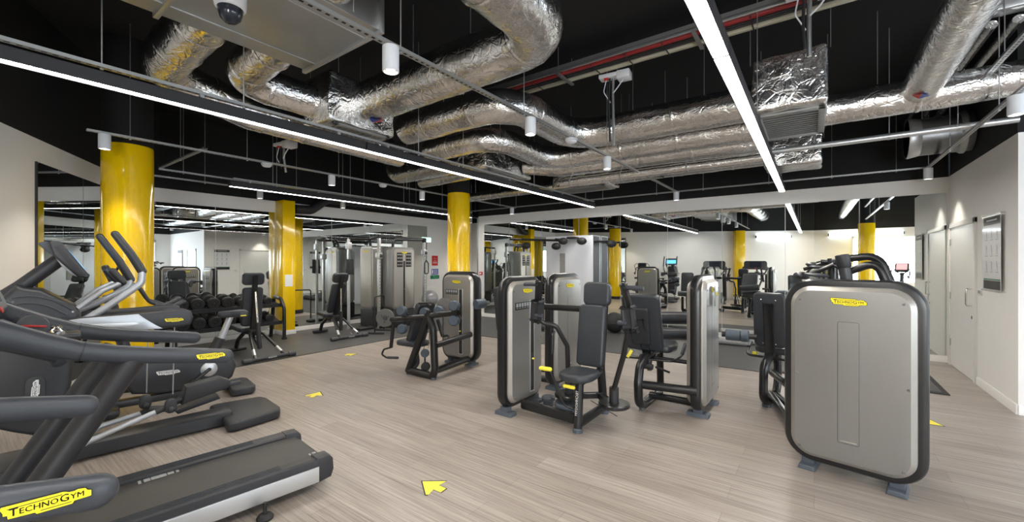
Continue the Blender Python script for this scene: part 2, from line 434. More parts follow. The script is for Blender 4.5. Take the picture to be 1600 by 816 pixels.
b = MB(); b.box((-1.9, 3.3, -.05), (15.9, 15.2, .1)); tag(b.build('floor', 'floor'), None, None, kind='structure')
b = MB(); b.box((-1.9, 3.3, ZC + .05), (15.9, 15.2, .1)); tag(b.build('ceiling', 'black_paint'), None, None, kind='structure')
wall('wall_left', A1, A2, -AN)
wall('wall_left_far', (XB, A1.y), (XB, 10.6), (-1, 0, 0))
wall('wall_recess', (XB, 10.6), (-7.84, 10.6), (0, 1, 0))
wall('wall_recess_side', (-7.84, YC + .12), (-7.84, 10.6), (1, 0, 0))
wall('wall_back', (-7.84, YC), (XD, YC), (0, 1, 0))
wall('wall_right', (XD, YE + .12), (XD, YC), (1, 0, 0))
wall('wall_side_room', (XD, YE), (XR, YE), (0, 1, 0))
wall('wall_side_far', (XR, YK), (XR, YE), (1, 0, 0))
wall('wall_behind', (A2.x, YK), (XR, YK), (0, -1, 0))

def skirt(name, p, q, n, h=.10, th=.016):
    p, q, n = V((p[0], p[1], 0)), V((q[0], q[1], 0)), V(n).normalized()
    b = MB(); b.loft([[p, q, q + n * th, p + n * th], [p + Z_ * (h - .012), q + Z_ * (h - .012), q + n * th + Z_ * (h - .012), p + n * th + Z_ * (h - .012)], [p + Z_ * h, q + Z_ * h, q + n * th * .5 + Z_ * h, p + n * th * .5 + Z_ * h]])
    return tag(b.build(name, 'white_gloss'), None, None, kind='structure')
skirt('baseboard_left', A1, A2, AN)
skirt('baseboard_left_far', (XB, A1.y), (XB, 4.2), (1, 0, 0)); skirt('baseboard_left_rear', (XB, 4.58), (XB, 10.6), (1, 0, 0))
skirt('baseboard_back', (-7.84, YC), (XD, YC), (0, -1, 0))
skirt('baseboard_right', (XD, YE), (XD, 7.74), (-1, 0, 0)); skirt('baseboard_side_room', (XD, YE), (XR, YE), (0, -1, 0))

# ---- mirrors: one panel each
def mirror(p, q, n, label, group, z0=.105, z1=ZM):
    p, q, n = V((p[0], p[1], 0)), V((q[0], q[1], 0)), V(n).normalized()
    d = (q - p).normalized(); p = p + d * .004; q = q - d * .004
    b = MB(); a, c = p + n * .004, q + n * .004
    b.loft([[a + Z_ * z0, c + Z_ * z0, c + n * .006 + Z_ * z0, a + n * .006 + Z_ * z0], [a + Z_ * z1, c + Z_ * z1, c + n * .006 + Z_ * z1, a + n * .006 + Z_ * z1]])
    return tag(b.build('wall_mirror', 'mirror'), label, 'mirror', group, 'thing')
ORD = ['first', 'second', 'third', 'fourth', 'fifth', 'sixth', 'seventh', 'eighth', 'ninth', 'tenth']
xs = [1.66, .62, -.43, -1.48, -2.53, -3.58, -4.63, -5.68, -6.73, -7.62]
for i in range(9):
    mirror((xs[i], YC), (xs[i + 1], YC), (0, -1, 0), f'tall wall mirror panel on the back wall, {ORD[i]} from the white door', 'mirror panels on the back wall')
ys = [2.2, 3.15, 4.25]
for i in range(2):
    mirror((XB, ys[i]), (XB, ys[i + 1]), (1, 0, 0), ['tall wall mirror panel behind the big round yellow column', 'tall wall mirror panel above the dumbbell rack beside the square yellow pillar'][i], 'mirror panels on the far left wall')
ys = [4.53, 5.55, 6.6, 7.65, 8.6]
for i in range(4):
    mirror((XB, ys[i]), (XB, ys[i + 1]), (1, 0, 0), f'tall wall mirror panel on the far left wall, {ORD[i]} beyond the square yellow pillar', 'mirror panels on the far left wall')
for i, (s0, s1) in enumerate(((.58, 1.56), (1.56, 2.54), (2.54, 3.45))):
    mirror(A0 - AX * s0, A0 - AX * s1, AN, ['tall wall mirror panel on the angled wall behind the cross trainer', 'tall wall mirror panel on the angled wall partly hidden by the round column', 'tall wall mirror panel in the corner behind the round column'][i], 'mirror panels on the angled left wall')
b = MB(); p = A0 - AX * .56 + AN * .008; b.box((p.x, p.y, (.1 + ZM) / 2), (.022, .016, ZM - .1), Matrix.Rotation(R(-28.3), 3, 'Z')); tag(b.build('trim_1', 'black_matte'), None, None, kind='structure')
b = MB(); b.box((-7.84 - .02, YC - .012, 1.42), (.03, .024, 2.84)); tag(b.build('trim_2', 'galv'), None, None, kind='structure')

# ---- rubber flooring
b = MB()
b.slab([(XB + .017, 2.25), (-6.88, .80), (-6.88, 6.72), (-6.88, 9.1), (XB + .017, 9.1)], (0, 0, 0), X_, Y_, (0, 0, .010)); tag(b.build('rubber_mat', 'rubber_floor'), 'dark speckled rubber flooring under the dumbbell rack and benches', 'mat', None, 'thing')
b = MB(); b.slab([(-6.875, 6.66), (-.6, 6.80), (-.6, YC - .02), (-6.875, YC - .02)], (0, 0, 0), X_, Y_, (0, 0, .010)); tag(b.build('rubber_mat', 'rubber_floor'), 'dark speckled rubber flooring along the mirrored back wall', 'mat', None, 'thing')
t = thing('rubber_mat', 'thick black edged rubber mat lying in front of the white door', 'mat', (.35, 7.6, 0))
b = MB(); b.slab(rrect(1.74, 1.34, .02), (0, 0, .001), X_, Y_, (0, 0, .022), .006); b.build('mat_top', 'rubber_floor', t)
b = MB(); b.slab([(-.93, -.71), (.93, -.71), (.93, .71), (-.93, .71)], (0, 0, 0), X_, Y_, (0, 0, .012), .004); b.build('bevelled_edge', 'rubber', t)

# ---- door in the right wall
def door(name, x, y0, y1, fx, parent_n):
    """fx = which way it faces along x"""
    t = bpy.data.objects.new(name, None); col.objects.link(t); t.location = (x, (y0 + y1) / 2, 0); tag(t, None, None, kind='structure'); _MX[t.name] = Matrix.Translation((x, (y0 + y1) / 2, 0))
    w = y1 - y0; H = 2.13
    b = MB(); f = .07
    for s in (-1, 1): b.box((fx * .012, s * (w / 2 - f / 2), H / 2), (.03, f, H), bev=.004)
    b.box((fx * .012, 0, H - f / 2), (.03, w, f), bev=.004); b.build('door_frame', 'white_gloss', t)
    b = MB(); b.box((fx * .004, 0, (H - f) / 2 + .004), (.014, w - 2 * f - .006, H - f - .008)); leaf = b.build('door_leaf', 'white_gloss', t)
    yh = -w / 2 + f + .10
    b = MB(); b.tube([(fx * .01, yh, .98), (fx * .065, yh, .98), (fx * .065, yh, 1.20), (fx * .01, yh, 1.20)], .0095, 10, .03); b.build('pull_handle', 'chrome', leaf)
    b = MB(); b.cyl((fx * .008, yh - .02, .83), (fx * .02, yh - .02, .83), .022, 16, .003); b.build('lock_cover', 'chrome', leaf)
    for z in (.35, 1.05, 1.85):
        b = MB(); b.box((fx * .014, w / 2 - f - .01, z), (.012, .05, .1), bev=.003); b.build('hinge', 'galv', t)
    return t
door('door_1', XD, 7.76, 9.06, -1, None)
t = door('door_2', 3.1, -.55, .55, 1, None); t.location = (3.1, YE - .0, 0); t.rotation_euler = (0, 0, -PI / 2)

# ---- side room windows (daylight); the third, behind the camera, is added for frontal light
for i, (x, y0, y1) in enumerate(((XR, 3.4, 5.9), (XR, .2, 2.8), (YK, 1.2, 4.2))):
    t = bpy.data.objects.new(f'window_{i + 1}', None); col.objects.link(t); t.location = (x, (y0 + y1) / 2, 0) if x == XR else ((y0 + y1) / 2, YK, 0); t.rotation_euler = (0, 0, 0 if x == XR else -PI / 2); tag(t, None, None, kind='structure')
    w = y1 - y0
    b = MB(); b.box((-.005, 0, 1.65), (.01, w - .1, 1.7)); b.build('pane', 'window_lit', t)
    b = MB()
    for s in (-1, 1): b.box((-.02, s * (w / 2 - .03), 1.65), (.05, .06, 1.84))
    for z in (.76, 2.54): b.box((-.02, 0, z), (.05, w, .06))
    b.box((-.02, 0, 1.65), (.04, .05, 1.75)); b.build('window_frame', 'white_gloss', t)

# ---- columns
def column(x, y, r, label, ztop=2.97):
    t = thing('round_column', label, 'column', (x, y, 0)); t['kind'] = 'thing'
    b = MB(); b.lathe([(r, 0.001), (r, ztop - .02), (r - .004, ztop)], n=48); b.build('painted_shaft', 'yellow', t)
    b = MB(); b.lathe([(r - .005, ztop - .01), (r - .005, ZC)], n=48); b.build('black_head', 'black_paint', t)
    b = MB(); b.lathe([(r + .001, 0.0), (r + .012, 0.0), (r + .012, .11), (r + .004, .12), (r + .001, .12)], n=48); b.build('plinth', 'black_matte', t)
    return t
column(-6.85, 1.37, .245, 'big round yellow column beside the cross trainer')
column(-5.98, 6.35, .235, 'round yellow column behind the rear deltoid machine')
column(1.55, -1.6, .245, 'round yellow column near the side room, seen in the back mirror')
def pillar(c, yaw, wx, wy, label, h=ZW):
    t = thing('square_pillar', label, 'pillar', c, yaw); t['kind'] = 'thing'
    b = MB(); b.box((0, 0, h / 2), (wx, wy, h), bev=.006); b.build('painted_shaft', 'yellow', t)
    b = MB()
    b.box((0, 0, .05), (wx + .03, wy + .03, .1), bev=.003); b.build('skirting', 'white_gloss', t)
    return t
t = pillar((XB + .165, 4.39, 0), 0, .33, .26, 'square yellow pillar on the mirrored wall beside the dumbbell rack')
b = MB(); b.box((.1665, -.005, 1.16), (.003, .16, .25)); b.build('paper_notice', 'paper', t)
p = A0 + AX * 4.05 + AN * .16
pillar((p.x, p.y, 0), R(-28.3), .36, .32, 'square yellow pillar on the angled wall, seen in the back mirror')

# ---- wall posters
def poster(name, o, u, n, w, h, label):
    """acrylic poster holder of the exercise kind on stand-offs"""
    o, u, n = V(o), V(u), V(n)
    t = thing(name, label, 'poster', o); t['kind'] = 'thing'
    W_ = lambda a, c, e: u * a + Z_ * c + n * e
    def rect(b, a0, a1, c0, c1, e): b.poly([W_(a0, c0, e), W_(a1, c0, e), W_(a1, c1, e), W_(a0, c1, e)])
    b = MB(); b.loft([[W_(a, c, .030) for a, c in rrect(w - .05, h - .05, .005, 2)], [W_(a, c, .033) for a, c in rrect(w - .05, h - .05, .005, 2)]])
    b.slot(1); rect(b, -w / 2 + .03, w / 2 - .03, h / 2 - .13, h / 2 - .03, .0335)
    rect(b, -w / 2 + .03, w / 2 - .03, -h / 2 + .03, -h / 2 + .13, .0335)
    b.slot(4); rect(b, -w / 2 + .03, w / 2 - .03, -h / 2 + .135, -h / 2 + .15, .0335)
    b.slot(2); rect(b, -w * .28, w * .28, h / 2 - .085, h / 2 - .07, .034)
    for r in range(3):
        for c in range(3):
            x = (c - 1) * w * .28; z = h * (.24 - r * .205)
            b.slot(3)
            b.lathe([(0, .0336), (.012, .0336)], W_(x - .01, z + .045, 0), n, 10)
            b.poly([W_(x - .012, z + .03, .0336), W_(x + .008, z + .03, .0336), W_(x + .012, z - .012, .0336), W_(x - .010, z - .012, .0336)])
            sgn = 1 if (r + c) % 2 else -1
            b.poly([W_(x - .008, z - .012, .0336), W_(x, z - .012, .0336), W_(x + .01 - .02 * sgn, z - .055, .0336), W_(x + .002 - .02 * sgn, z - .055, .0336)])
            b.poly([W_(x, z - .012, .0336), W_(x + .01, z - .012, .0336), W_(x + .02 + .01 * sgn, z - .055, .0336), W_(x + .012 + .01 * sgn, z - .055, .0336)])
            b.poly([W_(x + .006, z + .028, .0336), W_(x + .012, z + .02, .0336), W_(x + .03, z + .03 * sgn, .0336), W_(x + .027, z + .036 * sgn, .0336)])
            b.slot(5); rect(b, x - .05, x + .05, z - .072, z - .066, .0336)
    b.build('printed_sheet', ['paper', 'ink', 'ink_white', 'icon_grey', 'green', 'icon_grey'], t)
    b = MB(); b.loft([[W_(a, c, .035) for a, c in rrect(w, h, .01, 3)], [W_(a, c, .039) for a, c in rrect(w, h, .01, 3)]]); b.build('acrylic_cover', 'acrylic', t)
    for sa in (-1, 1):
        for sc_ in (-1, 1):
            b = MB(); b.cyl(W_(sa * (w / 2 - .012), sc_ * (h / 2 - .012), 0), W_(sa * (w / 2 - .012), sc_ * (h / 2 - .012), .045), .008, 12); b.build('stand_off', 'chrome', t)
    return t
poster('hanging_poster', (XD, 7.09, 1.66), (0, -1, 0), (-1, 0, 0), .62, .90, 'exercise chart in a clear acrylic holder on the white wall beside the door')
poster('hanging_poster', (4.5, YE, 1.66), (1, 0, 0), (0, -1, 0), .62, .90, 'exercise chart in the side room, seen only in the left mirrors')
t = thing('light_switch', 'small white light switch between the white door and the poster', 'switch', (XD, 7.62, 1.18)); t['kind'] = 'thing'
b = MB(); b.box((-.006, 0, 0), (.012, .13, .086), bev=.004); b.build('switch_plate', 'white_gloss', t)
for s in (-1, 1):
    b = MB(); b.box((-.014, s * .03, 0), (.008, .022, .04), bev=.002); b.build('rocker', 'galv', t)

# ---- signs in the far corner
def sign(name, Y, z, w, h, face, label, kind):
    o = V((XB, Y, z)); t = thing(name, label, 'sign', o); t['kind'] = 'thing'
    b = MB(); b.box((.004, 0, 0), (.008, w, h)); b.build('sign_board', face, t)
    b = MB()
    if kind == 'fire':
        b.text('Fire', .07, (.009, 0, .045), -Y_ * -1, Z_); b.text('action', .05, (.009, 0, -.01), Y_, Z_)
        for k in range(3): b.box((.0088, 0, -.035 - k * .022), (.001, w * .7, .008))
    elif kind == 'aid':
        for k in range(3): b.box((.0088, .03, .045 - k * .045), (.001, w * .6, .016))
        b.box((.0088, -w * .36, 0), (.001, .05, .12))
    else:
        b.text('Fire exit', .055, (.009, .03, -.018), Y_, Z_)
    b.build('print', 'ink_white', t)
    return t
sign('fire_notice', 8.92, 1.60, .24, .30, 'red', 'red fire action notice on the white wall left of the round column', 'fire')
sign('safety_notice', 8.92, 1.26, .28, .17, 'blue', 'small blue safety notice on the white wall below the red notice', 'aid')
sign('exit_notice', 8.92, 1.10, .36, .11, 'green', 'narrow green exit notice on the white wall below the blue notice', 'exit')
t = thing('exit_sign', 'lit green exit sign high on the wall beside the cable pulley', 'sign', (XB, 8.55, 2.22)); t['kind'] = 'thing'
b = MB(); b.box((.02, 0, 0), (.04, .36, .16), bev=.006); b.build('housing', 'white_plastic', t)
b = MB(); b.box((.041, 0, 0), (.004, .33, .13)); b.build('lit_face', 'exit_green', t)
b = MB(); b.box((.0435, .07, 0), (.001, .10, .02)); b.poly([(.044, -.02, 0), (.044, .03, .035), (.044, .03, -.035)]); b.sphere((.0435, -.09, .03), .014, (.1, 1, 1), 8); b.box((.0435, -.09, -.01), (.001, .025, .055)); b.build('pictogram', 'ink_white', t)
t = thing('alarm_switch', 'small red break-glass call point at the corner of the mirrored back wall', 'alarm', (-7.73, YC, 1.23)); t['kind'] = 'thing'
b = MB(); b.box((0, -.02, 0), (.1, .04, .1), bev=.008); b.build('red_box', 'red', t)
b = MB(); b.box((0, -.041, 0), (.06, .003, .05)); b.build('glass_front', 'ink_white', t)

# ---- floor arrows
ARROW = [(660, 753), (697, 752.5), (685.6, 759), (697, 764), (688.6, 770), (677, 765.5), (669.6, 773.6), (665.3, 773.6)]
AP = [on(x, y, Z=0) for x, y in ARROW]; ac = sum(AP, V()) / len(AP); APL = [p - ac for p in AP]
def arrow(c, rot, label, k=1.0):
    t = thing('floor_arrow', label, 'arrow', (c.x, c.y, 0), rot, 'yellow direction arrows on the floor')
    P = [(p.x * k, p.y * k) for p in APL]
    b = MB(); b.slab([(x * 1.12, y * 1.12) for x, y in P], (0, 0, .0005), X_, Y_, (0, 0, .001)); b.build('dark_outline', 'ink', t)
    b = MB(); b.slab(P, (0, 0, .001), X_, Y_, (0, 0, .0015)); b.build('yellow_face', 'yellow_plastic', t)
arrow(ac, 0, 'yellow arrow sticker on the plank floor behind the treadmill')
arrow(on(489, 618.5, Z=0), -1.0, 'yellow arrow sticker on the floor behind the cross trainer stabiliser')
arrow(on(544, 554.5, Z=0), -1.9, 'small looking yellow arrow sticker on the floor at the edge of the rubber flooring')
arrow(on(1445, 658, Z=0), 2.6, 'yellow arrow sticker half hidden behind the big front weight tower')
# ================================================================== CEILING SERVICES
# ---- slotted channels with hanger rods
def channel(p, q, label, rods=(), w=.041, h=.022, group='slotted strut channels under the ceiling'):
    p, q = V(p), V(q); L = (q - p).length; d = (q - p) / L
    yaw = math.atan2(-d.x, d.y)
    t = thing('strut_channel', label, 'strut', p, yaw, group); t['kind'] = 'thing'
    b = MB()
    b.box((0, L / 2, 0), (w, L, .003)); b.box((-w / 2, L / 2, h / 2), (.003, L, h)); b.box((w / 2, L / 2, h / 2), (.003, L, h))
    b.build('slotted_bar', 'strut', t)
    for s in rods:
        b = MB(); b.tube([(0, s, -.012), (0, s, ZC - p.z)], .0042, 6); r = b.build('hanger_rod', 'galv', t)
        b = MB(); b.box((0, s, .018), (.03, .045, .012)); b.cyl((0, s, -.016), (0, s, -.003), .011, 6); b.build('clamp_nut', 'galv', r)
    return t
ZT = 2.95
channel((-2.22, -2.2, ZT), (-2.22, 8.78, ZT), 'long slotted channel carrying downlights through the middle of the ceiling', [.9, 2.6, 4.0, 5.45, 7.4, 9.3, 10.6])
channel((-6.26, .92, ZT), (-6.26, 8.78, ZT), 'slotted channel carrying downlights above the round columns', [.35, 1.55, 2.9, 4.3, 5.7, 7.2])
channel((1.37, .5, ZT), (1.37, 8.78, ZT), 'slotted channel carrying downlights above the right wall', [1.2, 3.4, 5.2, 6.9, 8.1])
channel((-8.0, 1.95, ZT), (-8.0, 8.78, ZT), 'slotted channel beside the mirrored far left wall', [.3, 1.7, 3.2, 4.8, 6.3])
channel((-8.68, 1.95, ZT), (-8.68, 10.5, ZT), 'slotted channel closest to the mirrored far left wall', [.8, 2.4, 4.0, 5.6])
channel((-8.66, 8.80, ZT + .026), (1.42, 8.80, ZT + .026), 'slotted channel running along the top of the mirrored back wall', [1.0, 2.4, 3.7, 4.8, 6.0, 6.9, 8.0, 8.9, 9.7])
channel((-8.02, 1.97, ZT + .026), (-6.2, 1.97, ZT + .026), 'short slotted cross channel beside the big round yellow column', [.9])
channel((1.33, .8, 3.32), (1.33, 6.2, 3.32), 'higher slotted channel below the round ducts at upper right', [1.6, 3.0, 4.6])

# ---- linear LED lights
def led(x, y0, y1, label):
    t = thing('hanging_light', label, 'light', (x, y0, 2.75), 0, 'linear ceiling lights'); t['kind'] = 'thing'; L = y1 - y0
    b = MB(); b.box((-.042, L / 2, .045), (.004, L - .004, .09)); b.box((.042, L / 2, .045), (.004, L - .004, .09)); b.box((0, L / 2, .088), (.088, L - .004, .004))
    for e in (.004, L - .004): b.box((0, e, .045), (.088, .004, .09))
    b.build('housing', 'black_matte', t)
    b = MB(); b.box((0, L / 2, .010), (.078, L - .016, .010)); b.build('diffuser', 'led', t)
    for e in (.3, L / 2, L - .3):
        b = MB(); b.box((0, e, .112), (.03, .03, .05)); b.build('hanger_bracket', 'galv', t)
YL = [-2.4, -.25, 2.69, 5.62, 8.45]
for x, nm in ((-.44, 'the line above the front weight tower'), (-3.92, 'the long line over the middle'), (-7.48, 'the light line by the far left mirrors'), (3.2, 'the light line in the side room')):
    for i in range(4):
        if x == 3.2 and i > 1: continue
        if x == -7.48 and i < 2: continue
        if x == -3.92 and i == 0: continue
        y0, y1 = YL[i], YL[i + 1]
        led(x, y0, y1 if x != 3.2 else min(y1, 6.2), ['bright linear light behind the viewer, part of ', 'bright linear light, nearest visible part of ', 'bright linear light, middle part of ', 'bright linear light, farthest part of '][i] + nm)
channel((-.44, -2.4, 2.875), (-.44, 8.45, 2.875), 'slotted channel above the light line over the front weight tower', [.8, 3.4, 7.0, 9.1, 10.6])
channel((-3.92, -.25, 2.875), (-3.92, 8.45, 2.875), 'slotted channel above the long light line over the middle', [.9, 1.77, 3.7, 4.5, 6.3, 8.3])
channel((3.2, -2.4, 2.875), (3.2, 2.7, 2.875), 'slotted channel above the light line in the side room', [.8, 2.6, 4.4])
channel((-7.48, 2.75, 2.875), (-7.48, 8.45, 2.875), 'slotted channel above the light line by the far left mirrors', [.6, 1.9, 3.4, 4.6, 5.4])
for nm, c, yw, L, lab in (('wall_lamp', A0 + AX * 5.45 + AN * .05 + Z_ * 2.62, R(-28.3), 1.3, 'bright tube light high on the angled wall, seen in the mirrors'),
                          ('wall_lamp', V((1.6, YK + .05, 2.66)), 0, 2.2, 'long bright tube light on the wall behind, seen in the back mirror')):
    t = thing(nm, lab, 'light', c, yw); t['kind'] = 'thing'
    b = MB(); b.box((0, 0, 0), (L, .05, .07)); b.build('diffuser', 'wall_led', t)
    for s in (-1, 1):
        b = MB(); b.box((s * (L / 2 + .02), -.01, 0), (.045, .07, .09), bev=.005); b.build('end_cap', 'black_matte', t)

# ---- downlights and detectors hung from the channels
def downlight(x, y, label, z=ZT - .003):
    t = thing('downlight', label, 'downlight', (x, y, z), 0, 'white cylinder downlights'); t['kind'] = 'thing'
    b = MB(); b.lathe([(0, 0), (.050, 0), (.053, -.003), (.053, -.160), (.050, -.163), (.044, -.163), (.042, -.15), (.041, -.148)], n=28); b.build('white_can', 'white_plastic', t)
    b = MB(); b.lathe([(.0405, -.149), (.027, -.1505)], n=24); b.build('trim_ring', 'galv', t)
    b = MB(); b.lathe([(.027, -.1505), (.015, -.154), (0, -.155)], n=20); b.build('lens', 'lamp', t)
    l = bpy.data.lights.new('downlight_beam', 'SPOT'); l.energy = 25; l.spot_size = R(88); l.spot_blend = .7; l.color = (1, .92, .80); l.shadow_soft_size = .03
    o = bpy.data.objects.new('beam', l); col.objects.link(o); o.parent = t; o.location = (0, 0, -.168)
for x, y, lab in ((-2.22, 1.72, 'white cylinder downlight hanging below the sheet metal duct'), (-2.22, 3.36, 'white cylinder downlight under the bend of the silver ducts'), (-2.22, 5.2, 'white cylinder downlight beyond the round smoke detector on the middle channel'),
                  (-2.22, 8.62, 'white cylinder downlight at the meeting of middle channel and back wall channel'), (-6.26, 1.06, 'white cylinder downlight beside the top of the big yellow column'), (-6.26, 3.7, 'white cylinder downlight between the two detectors on the left channel'),
                  (-6.26, 5.6, 'white cylinder downlight just left of the far round column'), (-6.26, 8.62, 'white cylinder downlight in the far corner right of the far round column'), (-8.68, 3.65, 'white cylinder downlight above the dumbbell rack by the square pillar'),
                  (-8.68, 5.4, 'white cylinder downlight above the cable towers'), (-8.68, 9.75, 'white cylinder downlight added to brighten the white recess past the mirrors'), (1.37, 8.62, 'white cylinder downlight in the right corner above the white door'), (1.37, 5.30, 'white cylinder downlight at the upper right edge below the round duct')):  # the recess downlight is an added lamp that brightens the recess
    downlight(x, y, lab)
def detector(x, y, label):
    t = thing('smoke_detector', label, 'detector', (x, y, ZT - .003), 0, 'round white smoke detectors'); t['kind'] = 'thing'
    b = MB(); b.lathe([(0, 0), (.068, 0), (.072, -.012), (.068, -.02)], n=28); b.build('mounting_base', 'white_plastic', t)
    b = MB(); b.lathe([(.060, -.02), (.062, -.034), (.045, -.048), (0, -.052)], n=28); b.build('sensor_dome', 'white_plastic', t)
detector(-2.22, 4.2, 'round white smoke detector on the middle channel'); detector(-6.26, 2.72, 'round white smoke detector above the square pillar on the left channel')
detector(-6.26, 4.68, 'round white smoke detector beside the end of the short foil duct'); detector(-8.68, 7.1, 'flat white detector on the channel by the far left mirrors')

# ---- foil ducts
def seams(P, r, step, parent, bends=()):
    d = 0.0; nxt = step * .6
    for a, c in zip(P, P[1:]):
        L = (c - a).length
        while nxt < d + L:
            q = a + (c - a) * ((nxt - d) / L); t = (c - a).normalized()
            b = MB(); b.tube([q - t * .022, q - t * .012, q + t * .012, q + t * .022], [r + .001, r + .007, r + .007, r + .001], 28, caps=False); b.build('joint_tape', 'foil', parent)
            nxt += step
        d += L
def duct(pts, r, label, bend=.4, step=1.0, hang=(), tape=True, name='foil_duct', m='foil', group='foil wrapped air ducts'):
    t = thing(name, label, 'duct', V(pts[0]), 0, group); t['kind'] = 'thing'
    o = V(pts[0]); P = fillet([V(p) - o for p in pts], bend, 14)
    Q = [P[0]]
    for a, c in zip(P, P[1:]):
        n = max(1, int((c - a).length / .06))
        for k in range(1, n + 1): Q.append(a + (c - a) * (k / n))
    rs = []
    for i, q in enumerate(Q):
        rs.append(r * (1 + .022 * noise.noise(q * 3.1 + o) + .014 * noise.noise(q * 17.0 + o)) if m == 'foil' else r)
    b = MB(); b.tube(Q, rs, 32); bm = b.bm
    if m == 'foil':
        for v in bm.verts: v.co += v.co.normalized() * 0 + V((noise.noise(v.co * 9 + o), noise.noise(v.co * 9 - o), noise.noise(v.co * 7 + o * 2))) * .006
    b.build('foil_sleeve' if m == 'foil' else 'metal_tube', m, t, ang=60)
    if tape: seams(P, r, step, t)
    for h in hang:
        h = V(h) - o
        b = MB(); b.tube([h + V((0, 0, r)), V((h.x, h.y, ZC - o.z))], .0042, 6); b.build('hanger_rod', 'galv', t)
    return t
def arc_patch(parent, o, axis, r, a0, a1, L, mats, name='sticker', up=(0, 0, 1)):
    """curved two-colour sticker round a duct: arc a0..a1 (degrees from straight down), length L"""
    o, ax = V(o), V(axis).normalized(); dn = V((0, 0, -1)); sd = ax.cross(dn).normalized()
    b = MB(); n = 10
    for k in range(n):
        t0, t1 = R(a0 + (a1 - a0) * k / n), R(a0 + (a1 - a0) * (k + 1) / n)
        w0, w1 = L * (1 - abs(2 * k / n - 1)) / 2, L * (1 - abs(2 * (k + 1) / n - 1)) / 2
        p0 = o + dn * (r * math.cos(t0)) + sd * (r * math.sin(t0)); p1 = o + dn * (r * math.cos(t1)) + sd * (r * math.sin(t1))
        b.slot(0 if k < n / 2 else 1); b.poly([p0 - ax * w0, p0 + ax * w0, p1 + ax * w1, p1 - ax * w1])
    return b.build(name, mats, parent)

# box diffusers wrapped in foil, with a louvred grille underneath
def diffuser(x0, x1, y0, y1, z0, z1, label, rods=True, grille=True):
    c = V(((x0 + x1) / 2, (y0 + y1) / 2, 0)); t = thing('duct_diffuser', label, 'diffuser', c, 0, 'foil wrapped diffuser boxes'); t['kind'] = 'thing'
    wx, wy = x1 - x0, y1 - y0
    b = MB(); b.box((0, 0, (z0 + z1) / 2), (wx, wy, z1 - z0), bev=.035, seg=3)
    bmesh.ops.subdivide_edges(b.bm, edges=[e for e in b.bm.edges if e.calc_length() > .2], cuts=9, use_grid_fill=True)
    for v in b.bm.verts: v.co += V((noise.noise(v.co * 6 + c), noise.noise(v.co * 6 - c), .6 * noise.noise(v.co * 5 + c * 2))) * .018
    b.build('foil_box', 'foil_flat', t, ang=70)
    if grille:
        b = MB(); gx, gy = wx * .76, wy * .72; z = z0 - .010
        for s in (-1, 1):
            b.box((s * (gx / 2 + .03), 0, z), (.06, gy + .12, .024), bev=.006); b.box((0, s * (gy / 2 + .03), z), (gx + .12, .06, .024), bev=.006)
        g = b.build('grille_frame', 'grille', t)
        b = MB(); n = max(6, int(gy / .075)); rot = Matrix.Rotation(R(38), 3, 'X')
        for k in range(n): b.box((0, -gy / 2 + gy * (k + .5) / n, z + .004), (gx, .045, .004), rot)
        b.build('louvres', 'grille', g)
    if rods:
        for sx in (-1, 1):
            for sy in (-1, 1):
                b = MB(); b.tube([(sx * (wx / 2 + .02), sy * (wy / 2 - .1), z1 - .02), (sx * (wx / 2 + .02), sy * (wy / 2 - .1), ZC)], .0042, 6); b.build('hanger_rod', 'galv', t)
    return t
diffuser(-4.80, -4.25, 2.48, 3.35, 3.10, 3.66, 'foil box diffuser above the long light line in front of the smallest downlight')
diffuser(-.53, .11, 4.98, 6.28, 3.10, 3.66, 'large foil box diffuser right of the light line over the front tower')
diffuser(-4.95, -4.30, 5.20, 6.55, 3.10, 3.52, 'foil box diffuser in front of the far round column')
diffuser(-4.3, -3.1, 7.3, 7.9, 3.02, 3.30, 'foil box end above the middle of the mirrored back wall')
diffuser(-.62, .10, 7.35, 7.95, 2.98, 3.45, 'small foil box diffuser behind the thin silver pipe', grille=False)

t = duct([(-4.26, 2.92, 3.40), (-1.72, 2.92, 3.42), (-1.72, -2.5, 3.50)], .225, 'thick foil duct bending back overhead from the first box diffuser', .42, .9, [(-3.4, 2.92, 3.4), (-2.6, 2.92, 3.41)])
arc_patch(t, V((-4.05, 2.92, 3.4)) - V((-4.26, 2.92, 3.40)), X_, .236, 30, -20, .16, ['red', 'blue'])
t = duct([(-4.7, 3.92, 3.44), (-2.9, 3.92, 3.45), (-2.9, 5.56, 3.42), (-.50, 5.56, 3.40)], .205, 'upper foil duct with a double bend feeding the large box diffuser', .55, .8, [(-4.6, 3.92, 3.4), (-2.0, 5.56, 3.4), (-1.1, 5.56, 3.4)])
t = duct([(-4.9, 4.55, 3.30), (-3.62, 4.55, 3.31), (-3.62, 6.02, 3.27), (-.50, 6.02, 3.24)], .17, 'second foil duct bending below the upper one', .5, .8, [(-4.6, 4.55, 3.3), (-1.7, 6.02, 3.25)])
duct([(-4.28, 6.3, 3.30), (-3.6, 6.46, 3.20), (-.55, 6.50, 3.17)], .14, 'third foil duct below the second, leaving the far box diffuser', .4, .8, [(-2.4, 6.5, 3.2)])
duct([(-4.9, 5.35, 3.28), (-6.75, 5.35, 3.28), (-6.95, 5.35, 3.9)], .17, 'short foil duct with a rounded end left of the far box diffuser', .25, .8, [(-6.2, 5.35, 3.3)])
duct([(-4.9, 5.78, 3.20), (-6.5, 5.80, 3.18)], .11, 'thin foil duct beside the short rounded duct', .2, .7, [(-5.9, 5.79, 3.2)])
duct([(-4.0, 7.6, 3.15), (-7.2, 7.6, 3.12)], .10, 'thin foil duct behind the far round column', .2, .8, [(-6.6, 7.6, 3.1)])
